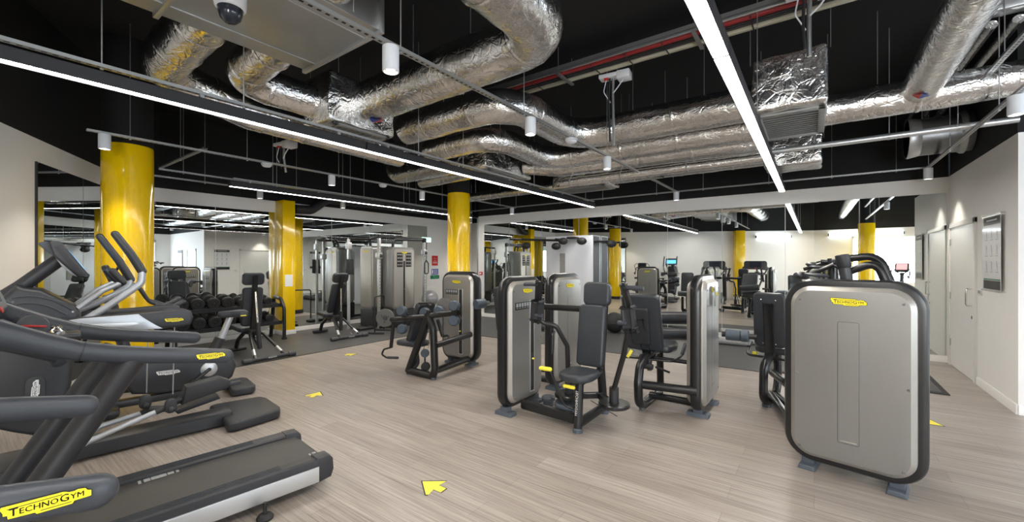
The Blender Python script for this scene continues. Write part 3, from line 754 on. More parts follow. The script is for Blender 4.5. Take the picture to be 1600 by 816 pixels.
duct([(-3.15, 7.6, 3.18), (-.6, 7.62, 3.20)], .13, 'foil duct between the two far box ends', .2, .8, [(-2, 7.6, 3.2)])
t = duct([(.08, 5.92, 3.27), (4.5, 5.92, 3.27)], .165, 'horizontal foil duct leaving the large box diffuser to the right', .2, 1.3, [(.55, 5.92, 3.3), (1.1, 5.92, 3.3), (3.0, 5.92, 3.3)])
t = duct([(.87, 5.92, 3.30), (.87, 3.0, 3.36), (.87, -2.6, 3.40)], .155, 'thick diagonal looking foil duct at upper right joining the horizontal one', .1, 3.5, [(.87, 4.6, 3.3), (.87, 2.4, 3.3)], tape=False)
arc_patch(t, V((.87, 5.55, 3.305)) - V((.87, 5.92, 3.30)), Y_, .163, 40, -10, .15, ['red', 'blue'])
# plenum of sheet metal
t = thing('sheet_metal_plenum', 'grey sheet metal duct box crossing the upper left of the ceiling', 'duct', (-3.2, 0, 0)); t['kind'] = 'thing'
b = MB(); b.box((0, -.3, 3.52), (1.10, 4.58, .44), bev=.006)
for y in (1.96, .9, -.2, -1.3): b.box((0, y, 3.52), (1.15, .035, .49), bev=.004)
for s in (-1, 1): b.box((s * .36, -.3, 3.298), (.02, 4.56, .012), bev=.003)
b.build('duct_body', 'galv', t)
for sx in (-1, 1):
    for y in (-1.0, .6, 1.7):
        b = MB(); b.tube([(sx * .6, y, 3.3), (sx * .6, y, ZC)], .0045, 6); b.build('hanger_rod', 'galv', t)
b = MB(); b.box((.47, 1.2, 3.296), (.02, .8, .006)); b.box((.30, .55, 3.296), (.10, .16, .008), bev=.003); b.build('taped_seam', 'black_matte', t)
t = duct([(-2.66, 1.55, 3.50), (-2.12, 1.52, 3.56), (-2.08, 1.4, 4.22)], .19, 'foil duct leaving the sheet metal box at the top of the picture', .3, 2.0, (), tape=False)
arc_patch(t, V((-2.38, 1.54, 3.53)) - V((-2.66, 1.55, 3.50)), X_, .202, 45, -25, .24, ['red', 'blue'])
duct([(-3.74, 1.24, 3.51), (-5.20, 1.24, 3.42), (-5.22, 2.1, 3.26), (-5.20, 4.2, 3.22)], .19, 'first crumpled flexible foil duct curving out of the sheet metal box', .42, .5, (), True)
duct([(-3.74, 1.78, 3.51), (-4.78, 1.78, 3.44), (-4.62, 2.52, 3.38)], .18, 'second crumpled flexible foil duct curving into the first box diffuser', .4, .45, (), True)
# round spiral duct through the right wall and pipes
duct([(1.05, 8.0, 3.28), (1.68, 8.0, 3.28)], .25, 'galvanised round duct stub with a flange above the right wall', .1, 5, [(1.21, 8.0, 3.28)], tape=False, name='spiral_duct', m='galv_dark', group=None)
o = bpy.data.objects[[k for k in _MX if k.startswith('spiral_duct')][0]]
b = MB(); b.tube([(0, 0, 0), (.02, 0, 0), (.10, 0, 0), (.13, 0, 0)], [.27, .275, .258, .25], 32); b.build('flange', 'alu', o)
b = MB(); b.tube([(.5, 0, 0), (.53, 0, 0), (.56, 0, 0)], [.252, .275, .275], 32); b.build('wall_collar', 'galv', o)
def pipe(pts, r, label, hang=(), m='alu', bend=.1, step=None):
    t = thing('ceiling_pipe', label, 'pipe', V(pts[0]), 0, 'pipes under the ceiling'); t['kind'] = 'thing'; o = V(pts[0])
    b = MB(); b.tube([V(p) - o for p in pts], r, 14, bend); b.build('pipe_tube', m, t)
    for h in hang:
        h = V(h) - o
        b = MB(); b.tube([h + V((0, 0, r)), V((h.x, h.y, ZC - o.z))], .0042, 6); rod = b.build('hanger_rod', 'galv', t)
        b = MB(); b.tube([h + V((-.012, 0, 0)), h + V((.012, 0, 0))], r + .005, 16); b.build('pipe_clip', 'galv', rod)
    return t
pipe([(-.50, 6.43, 3.0), (1.68, 6.43, 3.0)], .034, 'thin bright silver pipe running to the right wall', [(.0, 6.43, 3.0), (.7, 6.43, 3.0), (1.25, 6.43, 3.0)])
pipe([(-3.6, 6.42, 2.94), (-.52, 6.42, 2.94)], .07, 'foil lagged pipe along the underside of the parallel ducts', [(-3.4, 6.42, 2.94), (-2.5, 6.42, 2.94), (-1.5, 6.42, 2.94)], 'foil')
for k, x in enumerate((1.13, 1.29, 1.45)):
    pipe([(x, 5.55, 3.68), (x, 9.14, 3.68)], .04, ['silver lagged pipe next to the thick upper right duct', 'silver lagged pipe, middle one of three at the upper right', 'silver lagged pipe farthest from the thick upper right duct'][k], [(x, 7.2, 3.68)], 'foil')
t = thing('cable_trunking', 'silver trunking with a slotted cover crossing at the upper right edge', 'trunking', (1.06, 5.50, 3.80)); t['kind'] = 'thing'
b = MB(); b.box((1.4, 0, 0), (2.8, .16, .10), bev=.006); b.build('trunking_body', 'alu', t)
b = MB(); b.box((1.4, -.06, -.055), (2.8, .03, .014)); b.build('cover_lip', 'galv', t)
for s in (.3, 1.6):
    b = MB(); b.tube([(s, .1, 0), (s, .1, ZC - 3.80)], .0042, 6); b.build('hanger_rod', 'galv', t)
# cable tray with cables
TY, TZ = 4.75, 3.98
t = thing('cable_tray', 'long cable tray with red and black cables crossing below the black ceiling', 'cable tray', (0, TY, TZ)); t['kind'] = 'thing'
x0, x1 = -4.9, 3.4
b = MB(); b.box(((x0 + x1) / 2, 0, 0), (x1 - x0, .34, .004)); b.box(((x0 + x1) / 2, -.17, .02), (x1 - x0, .004, .045)); b.box(((x0 + x1) / 2, .17, .02), (x1 - x0, .004, .045)); b.build('tray_bed', 'galv', t)
b = MB(); b.tube([(x0, -.10, -.03), (x1, -.10, -.03)], .028, 10); b.build('red_cable', 'cable_red', t)
for k, y in enumerate((-.04, .01, .06)):
    b = MB(); b.tube([(x0, y, -.018), (-2 + k * .3, y + .006, -.02), (1, y - .004, -.018), (x1, y, -.018)], .013, 8); b.build('black_cable', 'black_matte', t)
b = MB(); b.box(((x0 + x1) / 2, .125, -.03), (x1 - x0, .05, .04), bev=.004); b.build('cream_conduit', 'cream', t)
b = MB(); b.box(((x0 + x1) / 2, -.155, -.02), (x1 - x0, .03, .03), bev=.004); b.build('silver_conduit', 'galv', t)
k = x0 + .2
while k < x1:
    b = MB(); b.box((k, 0, -.052), (.012, .33, .006)); b.build('cable_tie', 'black_matte', t); k += .42
for s in (-4.2, -2.6, -1.0, .6, 2.2):
    b = MB()
    for y in (-.18, .18): b.tube([(s, y, -.02), (s, y, ZC - TZ)], .0045, 6)
    b.box((s, 0, -.065), (.04, .42, .02)); b.build('tray_bracket', 'galv', t)
# junction boxes
def jbox(c, label, drop, red=True):
    t = thing('junction_box', label, 'junction box', c, .12); t['kind'] = 'thing'
    b = MB(); b.box((-.05, 0, .0), (.34, .14, .05), bev=.008); b.build('mounting_plate', 'white_plastic', t)
    b = MB(); b.box((.09, 0, -.02), (.16, .16, .10), bev=.010); b.build('power_unit', 'white_plastic', t)
    b = MB(); b.box((-.13, -.03, -.035), (.05, .05, .03), bev=.006); b.build('plug', 'red' if red else 'white_plastic', t)
    b = MB(); b.tube([(-.05, 0, -.02), (-.055, .0, -.2), (-.05, .03, drop)], .018, 10); b.build('drop_conduit', 'galv', t)
    b = MB(); b.tube([(-.13, -.03, -.04), (-.16, -.05, -.2), (-.08, -.02, -.34)], .006, 6, .08); b.tube([(.08, 0, -.06), (.02, -.03, -.16), (-.05, -.01, -.22)], .008, 6, .06); b.build('loose_cable', 'white_plastic', t)
    b = MB(); b.tube([(-.09, -.015, -.02), (-.10, -.03, -.3), (-.085, -.02, drop + .05)], .012, 8); b.build('black_cable', 'black_matte', t)
    b = MB(); b.tube([(0, 0, .02), (0, 0, ZC - c[2])], .006, 6); b.build('hanger_rod', 'galv', t)
jbox((-2.02, 5.05, 3.92), 'white junction box with a dangling black cable below the middle of the cable tray', -.88)
jbox((.02, 4.35, 3.86), 'white junction box above the large foil box diffuser', -.55, False)
jbox((-6.5, 3.1, 3.35), 'white junction box over the left light line, cables hanging down', -.42)
# security camera
t = thing('security_camera', 'white dome security camera at the top edge below the sheet metal duct', 'camera', (-2.76, 1.0, 2.985)); t['kind'] = 'thing'
b = MB(); b.lathe([(0, .315), (.078, .315), (.082, .305), (.082, .07), (.078, .05), (.066, .045)], n=32); b.build('white_housing', 'white_plastic', t)
b = MB(); b.lathe([(.064, .05), (.062, .02), (.052, -.012), (.03, -.034), (0, -.042)], n=28); b.build('dark_dome', 'screen_dark', t)
b = MB(); b.box((.10, .02, .306), (.22, .07, .016), bev=.006); b.build('mounting_bracket', 'white_plastic', t)
t = thing('hanging_duct', 'black painted bent duct along the top of the far left wall beside the pillar', 'duct', (-9.2, 5.0, 0)); t['kind'] = 'thing'
b = MB(); b.tube([(-.04, -.40, 2.72), (-.02, -.05, 2.73), (0, .32, 3.02), (.02, 3.2, 3.05)], .10, 16, .2); b.build('black_sleeve', 'black_matte', t)
b = MB(); b.tube([(.01, 1.0, 3.025), (.01, 1.06, 3.026)], .108, 16); b.build('joint_tape', 'dark_grey', t)
# ================================================================== WEIGHT MACHINES
def LT(x, y, z=0, yaw=0): return Matrix.Translation((x, y, z)) @ Matrix.Rotation(yaw, 4, 'Z')
def tower(t, T, W=.78, H=1.415, th=.11, front='blank', back='blank', z0=.06, logo=True, rad=.17, fo=.29):
    """weight stack tower: wide along local x, front towards local -y"""
    def L(P, y): return [(a, y, b) for a, b in P]
    zc = (H + z0) / 2; hh = H - z0; rr = lambda e: rrect(W - 2 * e, hh - 2 * e, max(.03, rad - e), 10, 0, zc)
    b = MB(T); h = th / 2
    b.loft([L(rr(.035), -h), L(rr(.012), -h + .006), L(rr(.0), -h + .03), L(rr(.0), h - .03), L(rr(.012), h - .006), L(rr(.035), h)])
    shell = b.build('rounded_shell', 'black', t)
    for s, style, nm in ((-1, front, 'front_panel'), (1, back, 'back_panel')):
        y = s * h
        b = MB(T); b.slot(1); b.loft([L(rr(.050), y - s * .004), L(rr(.053), y + s * .014), L(rr(.082), y + s * .042)], False, False)
        b.slot(0); b.loft([L(rr(.082), y + s * .042), L(rr(.085), y + s * .0425)], True, True)
        yf = y + s * .0428
        if style == 'blank':
            b.slot(0); gx0 = -.055 if s < 0 else -.035
            G0, G1 = rrect(.122, .86, .012, 4, .0, .70), rrect(.115, .853, .008, 4, 0, .70)
            b.slot(2)
            for (P, Q) in zip(range(len(G0)), range(len(G1))):
                i, j = P, (P + 1) % len(G0)
                b._f([b._v((G0[i][0], yf + s * .0004, G0[i][1])), b._v((G0[j][0], yf + s * .0004, G0[j][1])), b._v((G1[j][0], yf + s * .0018, G1[j][1])), b._v((G1[i][0], yf + s * .0018, G1[i][1]))])
            b.slot(3); b.box((0, yf + s * .001, .287), (.09, .003, .008))
        p = b.build(nm, ['silver', 'silver_edge', 'disc_grey', 'chrome'], t, ang=22)
        for sx in (-1, 1):
            for z in (.18, .72, H - .15):
                b = MB(T); xx = sx * (W / 2 - (.115 if z != .72 else .092)); b.lathe([(.0095, 0), (.0095, .003), (.007, .005), (.004, .005), (.004, .002), (0, .002)], (xx, yf, z), (0, s, 0), 12); b.build('cover_screw', 'galv_dark', p)
        if style == 'window':
            sx = .085 * (1 if s < 0 else -1)
            b = MB(T); b.box((sx, yf + s * .002, .66), (.062, .006, .96), bev=.002); slot = b.build('stack_window', 'ink', p)
            b = MB(T)
            for k in range(16): b.box((sx, yf + s * .006, .235 + k * .0225), (.05, .004, .017))
            b.build('weight_stack', 'dark_grey', slot)
            b = MB(T); b.cyl((sx, yf, .52), (sx, yf + s * .03, .52), .010, 12, .002); b.build('selector_pin', 'yellow_plastic', slot)
            b = MB(T)
            for e in (-1, 1): b.box((sx + e * .037, yf + s * .003, .66), (.010, .008, .98), bev=.002)
            b.box((sx, yf + s * .003, .175), (.084, .008, .012), bev=.002); b.build('window_trim', 'alu', slot)
            b = MB(T); px = -.10 * (1 if s < 0 else -1); b.box((px, yf + s * .002, 1.10), (.25, .004, .075), bev=.001); b.slot(1)
            for k in range(5): b.box((px - .095 + k * .048, yf + s * .0045, 1.11), (.034, .002, .038)); b.box((px - .095 + k * .048, yf + s * .0045, 1.078), (.03, .002, .006))
            b.build('instruction_panel', ['ink', 'icon_grey'], p)
        if logo:
            badge(p, (0.0, yf, H - .155), (-s, 0, 0), Z_, .20 if style == 'blank' else .17, T=T)
    for sx in (-1, 1):
        b = MB(T); b.slab([(-.055, 0), (.055, 0), (.045, .036), (-.045, .036)], (sx * W * fo, -.105, .0), X_, Z_, (0, .21, 0), .007)
        b.slab([(-.04, .030), (.04, .030), (.04, .085), (-.04, .085)], (sx * W * fo, -.045, .0), X_, Z_, (0, .09, 0), .004); b.build('foot', 'foot_grey', t)
    return shell
def pad(t, name, T, w, h, d, r=.05, m='leather', bev=.022, parent=None):
    """upholstered cushion: w along local x, h along z, d thick along y, then transformed by T"""
    b = MB(T); b.slab(rrect(w, h, r, 6), (0, -d / 2, 0), X_, Z_, (0, d, 0), bev, 4); return b.build(name, m, parent or t)
def frame_T(o, x, z):
    """transform with the given local x and z directions"""
    x, z = V(x).normalized(), V(z).normalized(); y = z.cross(x).normalized(); z = x.cross(y)
    m = Matrix((x, y, z)).transposed().to_4x4(); m.translation = V(o); return m
def part_tube(t, name, pts, r, m='black', n=14, bend=.0, **k):
    b = MB(); b.tube(pts, r, n, bend, **k); return b.build(name, m, t)
def rubber_foot(t, x, y, r=.04, h=.045, parent=None):
    b = MB(); b.lathe([(r, 0), (r, h * .7), (r * .7, h), (0, h)], (x, y, 0), n=18); return b.build('foot', 'foot_grey', parent or t)
def dup_badge(*a, **k): return badge(*a, **k)

# ---------------------------------------------------------------- M1: the big tower at the front right, frame and seat beyond it
t = thing('leg_press_machine', 'large silver weight tower at the front right, blank back with yellow badge facing the viewer', 'gym machine', (.196, 3.757, 0), R(-10.5), 'silver weight stack machines')
tower(t, LT(0, .10), W=.80, H=1.425, th=.14, rad=.19, fo=.31)
q = lambda x, y, ly: pl(t, x, y, ly=ly)
S = loc_of(t, (-.39, 5.36, 0)); sxx, syy = S.x, S.y
D = lambda a, z: V((sxx, syy + a, z))
for s in (-1, 1): part_tube(t, 'base_beam', [(-.12 + s * .14, .2, .09), (sxx + s * .03 + .02, syy + .05, .09)], .04)
part_tube(t, 'upper_beam', [(-.1, .2, .34), (sxx + .02, syy, .34)], .036)
part_tube(t, 'seat_loop', [D(-.02, .52), D(-.22, .48), D(-.25, .12), D(-.12, .045), D(.22, .045), D(.30, .2), D(.26, .52)], .042, bend=.16)
rubber_foot(t, sxx, syy - .14); rubber_foot(t, sxx, syy + .2)
pad(t, 'seat', frame_T((sxx + .02, syy + .22, .585), X_, (0, 1, .05)), .40, .40, .075, .10)
ib = pad(t, 'backrest', frame_T((sxx, syy - .02, .92), (1, .0, 0), (0, -.10, 1)), .31, .60, .07, .05)
b = MB(); b.span((sxx, syy - .0, .50), (sxx, syy - .075, 1.10), .085, .05, .015, up=(0, 1, 0)); b.build('back_post', 'black', t)
for a, z in ((-.07, 1.14), (.07, 1.14), (-.06, .66), (.06, .66)):
    b = MB(); b.sphere((sxx + a, syy - .078 + (1.14 - z) * .1, z), .009, n=8); b.build('back_bolt', 'chrome', ib)
for s in (-1, 1):
    h = part_tube(t, 'seat_handle', [(sxx + s * .06, syy + .0, .50), (sxx + s * .24, syy - .0, .50), (sxx + s * .27, syy + .25, .60)], .014, bend=.08)
    part_tube(h, 'grip', [(sxx + s * .262, syy + .15, .565), (sxx + s * .27, syy + .27, .607)], .019, 'rail_grey')
b = MB(); b.box((sxx - .16, syy + .03, .515), (.05, .03, .05), bev=.008); b.build('adjust_tab', 'yellow_plastic', t)
# arms standing above the tower
a0, a1 = q(1326, 452, .45), q(1315.5, 399, .45)
part_tube(t, 'arm_post', [V((a0.x, a0.y, .42)), a0, a1], .040, 'dark_grey', 16)
b = MB(); b.tube([a0 + (a1 - a0) * .62, a0 + (a1 - a0) * .66, a1, a1 + (a1 - a0) * .02], [.040, .047, .047, .035], 16); b.build('arm_cap', 'black_matte', t)
part_tube(t, 'arm_tube', [q(1321, 405, .62), q(1373, 398.5, .62), q(1393, 445, .62), V((q(1393, 445, .62).x + .04, .62, .4))], .030, bend=.12)
part_tube(t, 'arm_tube', [q(1328, 424, .5), q(1370, 409, .5), q(1388, 450, .5), V((q(1388, 450, .5).x + .03, .5, .4))], .030, bend=.1)
for (x, y, ly, w, h, mm) in ((1276, 430, .50, .175, .034, 'rail_grey'), (1252, 431, .60, .12, .07, 'dark_grey'), (1283, 418, .72, .17, .03, 'rail_grey'), (1272, 414, .85, .13, .05, 'dark_grey')):
    p = q(x, y, ly); b = MB(); b.sphere((0, 0, 0), 1, (w / 2, .07, h / 2), 16); b.build('arm_pad', mm, t, T=Matrix.Translation(p) @ Matrix.Rotation(R(6), 4, 'Y'))
b = MB(); b.tube([q(1256, 421, .8), q(1300, 408, .8), q(1318, 405, .8)], .016, 10); b.tube([q(1270, 428, .6), q(1302, 414, .6), q(1322, 424, .6)], .018, 10); b.tube([q(1296, 404, .7), q(1303, 440, .7)], .016, 10); b.tube([q(1283, 409, .75), q(1310, 411, .75)], .020, 10); b.build('linkage', 'black', t)
b = MB(); b.tube([q(1303, 439, .55), q(1314, 436, .55), q(1317, 431, .55), q(1311, 428, .55)], .007, 8, .02); b.build('cable_hook', 'chrome', t)
part_tube(t, 'linkage_post', [V((q(1300, 420, .65).x, .65, .4)), q(1300, 415, .65)], .03)
b = MB(); b.box((q(1300, 420, .65).x + .1, .62, .40), (.55, .34, .06), bev=.02); b.build('carriage', 'black', t)
for xx in (-.2, .2): part_tube(t, 'rear_upright', [(xx, .2, .08), (xx, .62, .40)], .034)

# ---------------------------------------------------------------- M2: chest press
t = thing('chest_press_machine', 'chest press in the middle with weight window, high headrest and yellow lever grips', 'gym machine', (-2.54, 3.65, 0), 0, 'silver weight stack machines')
tower(t, LT(0, 0, 0, PI / 2), W=.71, H=1.405, th=.10, front='window', fo=.365)
o = V((-2.54, 3.65, 0)); C = lambda x, y, z: V((x, y, z)) - o
sx = -1.745
b = MB(); b.span(C(-2.42, 3.50, .105), C(sx, 3.50, .085), .075, .10, .03); b.build('base_beam', 'black', t)
part_tube(t, 'base_beam', [C(sx, 3.42, .07), C(sx, 4.02, .07)], .042)
post = part_tube(t, 'front_post', [C(sx, 3.42, .0), C(sx - .005, 3.47, .46)], .040)
b = MB(); b.text('TECHNOGYM', .036, V((0, 0, 0)), X_, Y_)
b.build('post_lettering', 'ink_white', post, T=frame_T(C(sx + .012, 3.402, .27), (0, -.10, -1), (1, 0, 0)) @ Matrix.Rotation(-PI / 2, 4, 'X'))
rubber_foot(t, *C(sx, 3.42, 0).xy, .044); rubber_foot(t, *C(sx, 4.02, 0).xy, .044)
part_tube(t, 'rear_upright', [C(sx, 4.00, .05), C(sx, 3.93, .5), C(sx, 4.03, 1.22)], .042, bend=.2)
b = MB(); b.span(C(sx, 3.46, .45), C(sx, 3.95, .45), .07, .07, .02); b.build('seat_bracket', 'black', t)
b = MB()   # saddle shaped seat
P = [(a * .86, c * .9) for a, c in [(-.19, -.03), (-.17, -.14), (-.10, -.20), (0, -.215), (.10, -.20), (.17, -.14), (.19, -.03), (.185, .12), (.13, .19), (0, .20), (-.13, .19), (-.185, .12)]]
PP = fillet([(a, c, 0) for a, c in P + [P[0]]], .1, 3); P = [(p.x, p.y) for p in PP[:-1]]
b.slab(P, C(sx - .01, 3.47, .475), X_, Y_, (0, 0, .075), .032, 5); b.build('seat', 'leather', t)
lean = V((0, .13, 1))
pad(t, 'backrest', frame_T(C(sx - .03, 3.78, .83), X_, lean), .28, .60, .075, .045)
hd = pad(t, 'headrest', frame_T(C(sx, 3.85, 1.235), X_, (0, .06, 1)), .275, .235, .085, .055)
b = MB(); b.span(C(sx, 3.91, 1.0), C(sx, 3.91, 1.2), .06, .03, .01, up=(0, 1, 0)); b.build('headrest_stem', 'black', t)
part_tube(t, 'cross_tube', [C(-2.5, 3.92, 1.06), C(sx, 3.98, 1.06)], .034)
for s in (-1, 1):
    hx = sx + s * .47
    arm = part_tube(t, 'press_arm', [C(sx + s * .24, 3.70, .27), C(sx + s * .245, 3.68, .38), C(sx + s * .36, 3.62, .72), C(hx - s * .03, 3.52, .97), C(hx - s * .01, 3.50, 1.03)] if s > 0 else
                    [C(sx - .24, 3.70, .27), C(sx - .24, 3.69, .40), C(sx - .235, 3.66, .72), C(sx - .30, 3.55, .93), C(hx + .05, 3.50, .95), C(hx, 3.48, 1.03)], .024, bend=.08)
    b = MB(); b.span(C(hx + s * .03, 3.52, .95), C(hx - s * .045, 3.44, 1.36), .048, .034, .012, up=(0, 1, 0)); b.build('arm_lever', 'black', t)
    b = MB(); b.span(C(hx + s * .00, 3.47, .99), C(hx - s * .015, 3.46, 1.16), .085, .07, .022, up=(0, 1, 0)); b.build('pivot_cover', 'dark_grey', t)
    b = MB(); b.tube([C(hx - s * .04, 3.445, 1.335), C(hx + s * .13, 3.44, 1.33)], .019, 16)
    n = 12
    for k in range(n): b.tube([C(hx - s * .02 + s * .14 * k / n, 3.443, 1.334), C(hx - s * .02 + s * .14 * (k + .5) / n, 3.443, 1.333)], .0205, 16)
    b.build('knurled_handle', 'rail_grey', t)
    b = MB(); b.cyl(C(hx - s * .01, 3.43, 1.03), C(hx - s * .09, 3.43, 1.03), .020, 16, .004); b.build('lower_handle', 'rail_grey', t)
    # counterweight discs at the pivot
    px, py = sx + s * .235, 3.70
    b = MB(); b.lathe([(.0, .205), (.135, .205), (.145, .213), (.145, .236), (.135, .244), (.05, .244), (.05, .25), (0, .25)], C(px, py, 0), n=32); disc = b.build('pivot_disc', 'black', t)
    if s < 0:
        b = MB(); b.lathe([(0, .12), (.13, .12), (.138, .13), (.138, .16), (.13, .17), (0, .17)], C(px + .01, py - .04, 0), n=32); b.build('weight_disc', 'foot_grey', t)
    b = MB(); b.tube([C(px, py, .24), C(px, py, .385), C(px, py, .39)], [.043, .043, .03], 18); b.build('pivot_sleeve', 'black_matte', disc)
    b = MB(); b.span(C(sx, 3.90, .215), C(px, py, .215), .07, .03, .008); b.build('pivot_bracket', 'black', t)
lv = part_tube(t, 'foot_lever', [C(-2.08, 3.36, .545), C(-2.0, 3.36, .545), C(-1.955, 3.40, .38), C(-1.90, 3.45, .21), C(-1.80, 3.5, .17)], .013, bend=.06)
part_tube(lv, 'yellow_grip', [C(-2.10, 3.36, .545), C(-2.0, 3.36, .547)], .020, 'yellow_plastic', round_end=True)
b = MB(); b.tube([C(-1.83, 3.33, .43), C(-1.74, 3.33, .43)], .017, 12, round_end=True); b.build('seat_adjuster', 'yellow_plastic', t)
b = MB(); b.span(C(-1.785, 3.36, .44), C(-1.75, 3.46, .45), .03, .02, .005); b.build('adjuster_arm', 'black', t)
b = MB(); b.lathe([(0, .0), (.055, 0), (.058, .05), (.07, .06), (.075, .09), (.066, .10), (0, .10)], C(-2.33, 3.88, .0), n=28); b.build('foot_cap', 'foot_grey', t)
b = MB(); b.tube([C(-2.25, 3.8, .12), C(-1.75, 3.56, .06)], .005, 6); b.tube([C(-1.70, 3.6, .25), C(-1.5, 3.75, .10)], .004, 6); b.build('pull_cable', 'black', t)

# ---------------------------------------------------------------- M6: tower behind the chest press
t = thing('leg_curl_machine', 'silver weight tower standing just behind the chest press, blank side with yellow badge', 'gym machine', (-2.56, 4.63, 0), 0, 'silver weight stack machines')
tower(t, LT(0, 0, 0, PI / 2), W=.77, H=1.415, th=.10, back='window')
o = V((-2.56, 4.63, 0)); C = lambda x, y, z: V((x, y, z)) - o
part_tube(t, 'base_beam', [C(-2.6, 4.45, .09), C(-3.25, 4.45, .09)], .04); part_tube(t, 'base_beam', [C(-2.6, 4.85, .09), C(-3.25, 4.85, .09)], .04)
part_tube(t, 'seat_loop', [C(-3.25, 4.40, .50), C(-3.25, 4.35, .06), C(-3.25, 4.95, .06), C(-3.25, 4.95, .50)], .04, bend=.12)
pad(t, 'seat', frame_T(C(-3.25, 4.60, .54), X_, (0, 1, 0)), .40, .42, .08, .10); pad(t, 'backrest', frame_T(C(-3.25, 4.36, .92), X_, (0, -.15, 1)), .36, .62, .08, .06)
b = MB(); b.span(C(-3.25, 4.42, .5), C(-3.25, 4.33, 1.1), .08, .05, .015, up=(0, 1, 0)); b.build('back_post', 'black', t)
part_tube(t, 'roller_pad', [C(-2.66, 5.05, .62), C(-3.35, 5.05, .62)], .06, 'rail_grey', 20); part_tube(t, 'link_arm', [C(-2.62, 4.8, .4), C(-2.68, 5.05, .62)], .03)
rubber_foot(t, *C(-3.25, 4.5, 0).xy)
rubber_foot(t, *C(-3.25, 4.8, 0).xy)
part_tube(t, 'cable_tube', [C(-2.5, 4.30, .72), C(-2.44, 4.16, .72), C(-2.44, 4.14, .5)], .02, bend=.05)

# ---------------------------------------------------------------- M3: seated leg machine with rollers and D-shaped frame
t = thing('leg_extension_machine', 'leg machine with reclined black seat, two thick rollers and blank silver tower on its right', 'gym machine', (-.945, 4.74, 0), 0, 'silver weight stack machines')
tower(t, LT(0, 0, 0, PI / 2), W=.80, H=1.42, th=.10)
o = V((-.945, 4.74, 0)); C = lambda x, y, z: V((x, y, z)) - o
X3 = -1.47
b = MB()
lp = [C(X3, 4.50, .53), C(X3, 4.30, .48), C(X3, 4.24, .30), C(X3, 4.26, .08), C(X3, 4.42, .045), C(X3, 4.80, .045), C(X3, 5.02, .06)]
part_tube(t, 'frame_loop', lp, .045, bend=.12)
part_tube(t, 'rear_leg', [C(X3, 5.02, .05), C(X3 + .02, 4.92, .52)], .04)
part_tube(t, 'base_beam', [C(X3, 4.27, .285), C(-.93, 4.36, .285)], .043); part_tube(t, 'base_beam', [C(X3, 4.62, .085), C(-.95, 4.62, .085)], .038)
rubber_foot(t, *C(X3, 4.36, 0).xy, .03); rubber_foot(t, *C(X3, 4.98, 0).xy, .04)
b = MB(); b.span(C(X3 - .02, 4.45, .525), C(X3 + .0, 5.0, .525), .09, .05, .012); b.build('seat_rail', 'black', t)
b = MB(); P = [(p.x, p.y) for p in fillet([(a, c, 0) for a, c in [(-.20, -.18), (.20, -.18), (.225, .02), (.19, .20), (.08, .26), (-.08, .26), (-.19, .20), (-.225, .02), (-.20, -.18)]], .08, 4)[:-1]]
b.slab(P, C(X3 + .01, 4.82, .555), X_, Y_, (0, 0, .085), .035, 5); b.build('seat', 'leather', t)
pad(t, 'backrest', frame_T(C(X3 - .04, 4.50, .90), (1, .12, 0), (0, -.36, 1)), .40, .66, .085, .06)
pad(t, 'back_shell', frame_T(C(X3 - .05, 4.455, .86), (1, .12, 0), (0, -.36, 1)), .20, .44, .05, .03, 'dark_grey')
b = MB(); b.span(C(X3 - .02, 4.66, .50), C(X3 - .05, 4.43, .95), .09, .06, .018, up=(0, 1, 0)); b.build('back_post', 'black', t)
part_tube(t, 'roller_pad', [on(1022, 497, Y=5.35) - o, on(1082, 497, Y=5.35) - o], .078, 'leather', 22); part_tube(t, 'roller_pad', [on(1026, 522, Y=5.25) - o, on(1082, 522, Y=5.25) - o], .072, 'leather', 22)
for z, y in ((.84, 5.35), (.68, 5.25)): part_tube(t, 'roller_arm', [C(-.98, 4.95, .6), C(-.98, y, z), C(-1.12, y, z)], .026, bend=.05)
part_tube(t, 'counter_roller', [C(-.84, 5.19, .74), C(-.50, 5.19, .74)], .030, 'black', 16)
b = MB(); b.cyl(C(-.80, 5.19, .74), C(-.655, 5.19, .74), .062, 24, .006); b.cyl(C(-.652, 5.19, .74), C(-.575, 5.19, .74), .066, 24, .008); b.build('roller_end', 'pad_blue', t)
for s in (-1, 1):
    h = part_tube(t, 'seat_handle', [C(X3 + s * .05, 4.52, .50), C(X3 + s * .26, 4.46 + .1 * (s > 0), .50), C(X3 + s * .29, 4.60 + .2 * (s > 0), .52), C(X3 + s * .29, 4.72 + .22 * (s > 0), .61)], .013, bend=.06)
    part_tube(h, 'grip', [C(X3 + s * .29, 4.63 + .2 * (s > 0), .535), C(X3 + s * .29, 4.74 + .22 * (s > 0), .62)], .019, 'rail_grey', round_end=True)
b = MB(); b.span(C(X3 - .20, 4.47, .50), C(X3 - .16, 4.50, .58), .03, .03, .006); b.build('adjust_tab', 'yellow_plastic', t)
b = MB(); b.cyl(C(X3 - .06, 4.40, .45), C(X3 + .10, 4.40, .45), .03, 16); b.cyl(C(X3 + .05, 4.45, .40), C(X3 + .05, 4.45, .52), .025, 14); b.build('seat_mechanism', 'black_matte', t)
part_tube(t, 'linkage', [C(X3 + .05, 4.62, .50), C(-.98, 4.66, .49)], .022)
part_tube(t, 'linkage', [C(X3 + .10, 4.50, .43), C(X3 + .25, 4.48, .40)], .012)
# covers on the front panel of this tower
badge_p = [c for c in t.children if c.name.startswith('front_panel')][0]
b = MB(LT(0, 0, 0, PI / 2)); b.slab(rrect(.15, .21, .03), (.0, -.116, 1.20), X_, Z_, (0, -.010, 0), .004); b.build('badge_plate', 'silver', badge_p)
badge(badge_p, (.0, -.1275, 1.225), (1, 0, 0), Z_, .13, T=LT(0, 0, 0, PI / 2))

